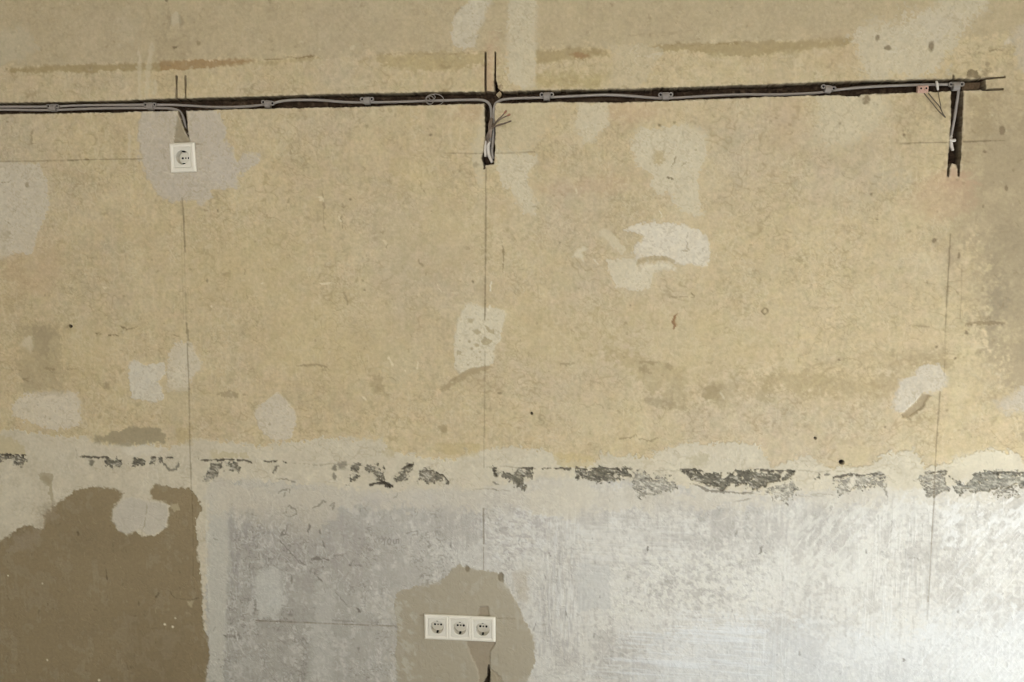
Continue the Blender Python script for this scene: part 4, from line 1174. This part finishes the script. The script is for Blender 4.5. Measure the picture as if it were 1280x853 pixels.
def tag(o, label, cat, group=None):
    o['label'] = label; o['category'] = cat
    if group:
        o['group'] = group
    return o


CR = .0041
cabA = [(-700, 155), (-200, 140), (-60, 136), (0, 133.6), (35, 133.4), (66, 133.2), (95, 131.9), (130, 131.4), (160, 131.2), (188, 131.2), (215, 131.2), (240, 132.4), (268, 134), (295, 133.8), (320, 132.2), (338, 130), (352, 126.6), (372, 125),
        (400, 125.3), (430, 127.6), (459, 128.2), (500, 127.4), (540, 126.2), (575, 125.2), (598, 125), (607.5, 126.6), (612.4, 131.5), (614, 140), (613.9, 152), (613.4, 165), (612.4, 176), (610.8, 186)]
cA = tag(link('power_cable', tube_mesh('power_cable', path(cabA, .013), CR), M_CABLE), 'grey cable running from the left edge past the single socket to the middle branch', 'cable')
cabB = [(-700, 159), (-200, 144.4), (-60, 140), (0, 137.3), (35, 137.6), (66, 137.6), (100, 136.4), (130, 135.6), (160, 135.2), (188, 135.2), (205, 135.4), (217, 136.4), (224, 139), (228.2, 144.5), (230.6, 151), (231.8, 158), (233, 165, .02), (234, 170, .03)]
cB = tag(link('power_cable', tube_mesh('power_cable', path(cabB, .012), CR), M_CABLE), 'lower grey cable of the left pair, bending down to the single socket', 'cable')
cabC = [(615.6, 186), (616.6, 172), (616.9, 158), (617, 146), (617.4, 137), (619.6, 130), (624.5, 126), (632, 124), (650, 122.8), (683, 122), (715, 120.4), (745, 118.8), (765, 118.7), (785, 119.8), (810, 122), (832, 123), (860, 121.6), (900, 119.2),
        (935, 118.2), (965, 118.4), (1000, 117.4), (1022, 116.2), (1038, 113.6), (1060, 110.8), (1090, 108.4), (1120, 107), (1150, 106.2), (1180, 105.6), (1194, 105.8)]
cC = tag(link('power_cable', tube_mesh('power_cable', path(cabC, .013), CR), M_CABLE), 'grey cable running right from the middle branch to the far right clip', 'cable')
cabD = [(1199.2, 107), (1198.2, 115), (1195.6, 132), (1193, 148), (1190.4, 162), (1188.6, 170)]
cD = tag(link('branch_cable', tube_mesh('branch_cable', path(cabD, .012), CR * .95), M_CABLE), 'short grey cable slanting down inside the right branch', 'cable')
link('pale_end', tube_mesh('pale_end', path([(1188.6, 170), (1187.9, 174), (1188.8, 181), (1191, 188.5)], .011), [.0046, .0052, .005, .004]), M_WHITE, cD)
link('end_tie', tube_mesh('end_tie', path([(1186.5, 174.6), (1190.4, 175.8), (1194.3, 175.4)], .005), .0042, 8), M_WHITE, cD)
# pale sleeves and stripped cores at the foot of the middle branch
link('pale_sleeve', tube_mesh('pale_sleeve', path([(611.6, 177.5), (610.2, 184), (610.8, 192), (613, 198), (615.6, 203.4)], .010), [.005, .0056, .0056, .0052, .005]), M_WHITE, cA)
link('cut_core', tube_mesh('cut_core', path([(606.6, 176), (606.3, 186), (606.8, 196)], .004), .0038, 8), M_WHITE, cA)
link('end_sleeve', tube_mesh('end_sleeve', path([(615.4, 184), (615.2, 192), (616.4, 199)], .015), .0044), M_CABLE, cC)
for k, (pp, tip) in enumerate((([(613, 166, .006), (616, 157, -.002), (622, 150, -.014), (628, 144.5, -.024), (632.5, 139, -.03)], M_COPPER), ([(614, 165, .004), (618, 156, -.006), (625, 149.5, -.02), (631, 146, -.028), (637, 143.2, -.034)], M_COPPER),
                               ([(611, 170, .006), (616, 160.5, -.002), (624, 155.5, -.014), (632, 154, -.022), (638.5, 151.4, -.028)], M_CORE), ([(608, 172, .006), (611, 164, -.002), (616, 159, -.008), (625, 156.4, -.018), (633, 153.4, -.024)], M_CORE))):
    w_ = link('stripped_wire', tube_mesh('stripped_wire', path(pp, 0), .0017, 7), M_CORE, cA)
    e0, e1 = at(*pp[-2]), at(*pp[-1])
    link('wire_tip', tube_mesh('wire_tip', [e0 + (e1 - e0) * .45, e0 + (e1 - e0) * .8, e1 + (e1 - e0) * .12], [.0024, .0036, .003] if tip is M_COPPER else [.002, .0026, .0018], 7, 4), tip, w_)
link('splice_wrap', tube_mesh('splice_wrap', path([(614.4, 148, .006), (613.2, 156, .001), (612.8, 164, .003), (613, 172, .007)], 0), [.004, .0072, .0068, .004]), M_CORE, cA)
for k in range(3):
    link('loose_strand', tube_mesh('loose_strand', path([(612 + k, 160, -.001), (609.5 + k, 167, .001), (607.4 + k * 1.6, 175, .004), (607 + k * 1.4, 182, .008)], 0), .0014, 6), M_CORE, cA)
# wire loops wound round the cable
lp = thing('wire_loop', 'thin pale wire loops wound around the cable left of the middle branch', 'wire', at(543, 125, .006))
lc = at(543, 125, .006)
for (cx_, cy_, rx, ry, yy) in ((543.2, 124.8, 11.4, 7.2, .003), (537.6, 125, 4.6, 5.2, .001), (540, 121.5, 4.0, 3.4, -.001)):
    pts = [at(cx_ + rx * math.cos(t), cy_ + ry * math.sin(t), yy + .006 * math.sin(t)) - lc for t in np.linspace(0, 2 * np.pi, 33)[:-1]]
    link('loop', tube_mesh('loop', pts, .0013, 6, closed=True), M_CLIP, lp)


# clips
def annulus_mesh(name, r0, r1, y0, y1, n=20):
    L4 = [circ(0, 0, r0, y0, n), circ(0, 0, r1, y0, n), circ(0, 0, r1, y1, n), circ(0, 0, r0, y1, n), circ(0, 0, r0, y0, n)]
    me = rings_mesh(name, L4)
    bm = bmesh.new(); bm.from_mesh(me); bmesh.ops.remove_doubles(bm, verts=bm.verts, dist=1e-6); bm.to_mesh(me); bm.free()
    return me


def strap_mesh(hw, hh):
    """arched saddle strap over the cable with rounded shoulders"""
    bm = bmesh.new()
    prof = [(-hh, .004), (-hh * .9, -.003), (-hh * .55, -.0075), (0, -.009), (hh * .45, -.0075), (hh * .8, -.004), (hh, .004)]
    cols = []
    for sx, k in ((-1, 0), (-.86, 1), (.86, 1), (1, 0)):
        cols.append([bm.verts.new((sx * hw, y_ + (.0015 if not k else 0), z_ * (1 if k else .86))) for z_, y_ in prof] + [bm.verts.new((sx * hw, .008, hh * .9)), bm.verts.new((sx * hw, .008, -hh * .9))])
    for a, b in zip(cols[:-1], cols[1:]):
        n_ = len(a)
        for i in range(n_):
            bm.faces.new((a[i], a[(i + 1) % n_], b[(i + 1) % n_], b[i]))
    bm.faces.new(cols[0]); bm.faces.new(cols[-1])
    bmesh.ops.recalc_face_normals(bm, faces=bm.faces)
    me = bpy.data.meshes.new('strap'); bm.to_mesh(me); bm.free()
    return me


strap_me = strap_mesh(.0092, .0125)
eye_me = annulus_mesh('eye', .0034, .0066, -.003, .004)
pin_me = cyl_mesh('eye_pin', .0034, .001, .003, 12)
for me_, mt_ in ((strap_me, M_CLIP), (eye_me, M_CLIP), (pin_me, M_DARK)):
    me_.materials.append(mt_)
proto = None
CG = 'cable clips along the chase'
clips = ((66.5, 134.6, 0, 'leftmost grey cable clip, holding the cable pair'), (188, 132.8, 0, 'grey cable clip on the cable pair left of the single socket'),
         (335, 130.4, -8, 'grey cable clip between the single socket and the wire loops, left one'), (459, 126, 0, 'grey two-eyed cable clip just left of the wire loops'),
         (683.5, 120.4, 0, 'grey two-eyed cable clip just right of the middle branch'), (832, 120.4, 0, 'faint grey cable clip in the chase right of the middle'),
         (1035, 111.6, -12, 'tilted grey cable clip with one dark eye, right part of the chase'), (1195, 107.6, 0, 'grey cable clip at the top of the right branch'))
for i, (x, y, rot, lb) in enumerate(clips):
    t = thing('cable_clip', lb, 'cable clip', at(x, y, .008), CG)
    t.rotation_euler = (0, math.radians(-rot), 0)
    link('strap', strap_me, None, t)
    for sx in (-1, 1):
        e = link('eye', eye_me, None, t); e.location = (sx * .0142, -.001, .0040)
        pn = link('eye_pin', pin_me, None, e); pn.location = (0, 0, 0)
# whitish tag on the cable near the right branch, and the terminal with its wires
tg = tag(link('cable_tie', tube_mesh('cable_tie', path([(1170.4, 101.6, .003), (1171.2, 105, -.001), (1171.6, 108, .001), (1172.4, 112.6, .004)], 0), [.0028, .0042, .004, .003], 8), M_WHITE),
         'pale upright cable tie near the right branch', 'cable tie')
link('tail', tube_mesh('tail', path([(1172.4, 112.6, .004), (1173.6, 120, -.006), (1175.4, 130, -.012), (1176.4, 138, -.014)], 0), .0011, 6), M_STEEL, tg)
tb = thing('terminal_block', 'pinkish terminal block with thin dark wires hanging from the chase', 'terminal', at(1153.5, 112, .002))
tc_ = at(1153.5, 112, .002)
link('housing', box_mesh('housing', (-.0150, -.004, -.0100), (.0140, .010, .0105), .003), M_TERM, tb)
for dx in (-.0072, .0068):
    h_ = link('screw_barrel', annulus_mesh('screw_barrel', .0028, .0056, -.0075, -.003, 14), M_TERM, tb); h_.location = (dx, 0, .002)
    q_ = link('screw_hole', pin_me, None, h_); q_.location = (0, -.007, 0)
for pp in ([(1155, 116.5, .0), (1163, 126, -.008), (1173, 138.5, -.014), (1182, 147, -.018)], [(1160.5, 116.5, .0), (1167, 124.5, -.006), (1174.5, 133.5, -.012), (1178, 141, -.016), (1182, 147, -.018)]):
    link('hanging_wire', tube_mesh('hanging_wire', [q_ - tc_ for q_ in path(pp, 0)], .0014, 6), M_STEEL, tb)
# plaster crumbs at the corner of the middle branch
cb = bmesh.new()
bmesh.ops.create_icosphere(cb, subdivisions=2, radius=.008)
rg = np.random.default_rng(3)
for v_ in cb.verts:
    v_.co *= 1 + rg.normal(0, .16)
me = bpy.data.meshes.new('plaster_crumb'); cb.to_mesh(me); cb.free()
M_CRUMB = plain('plaster_crumb', (168, 150, 118), .9, .2, 200, bump=.4)
for x, y, yy, s_, lb in ((626, 109, -.001, .9, 'larger plaster crumb stuck at the corner above the middle branch'), (624, 118.4, .020, .9, 'pale plaster crumb lodged in the chase above the middle branch')):
    o = link('plaster_crumb', me if yy < 0 else me, None)
    if not me.materials:
        me.materials.append(M_CRUMB)
    o.location = at(x, y, yy); o.scale = (s_, s_, s_ * 1.2)
    tag(o, lb, 'crumb')
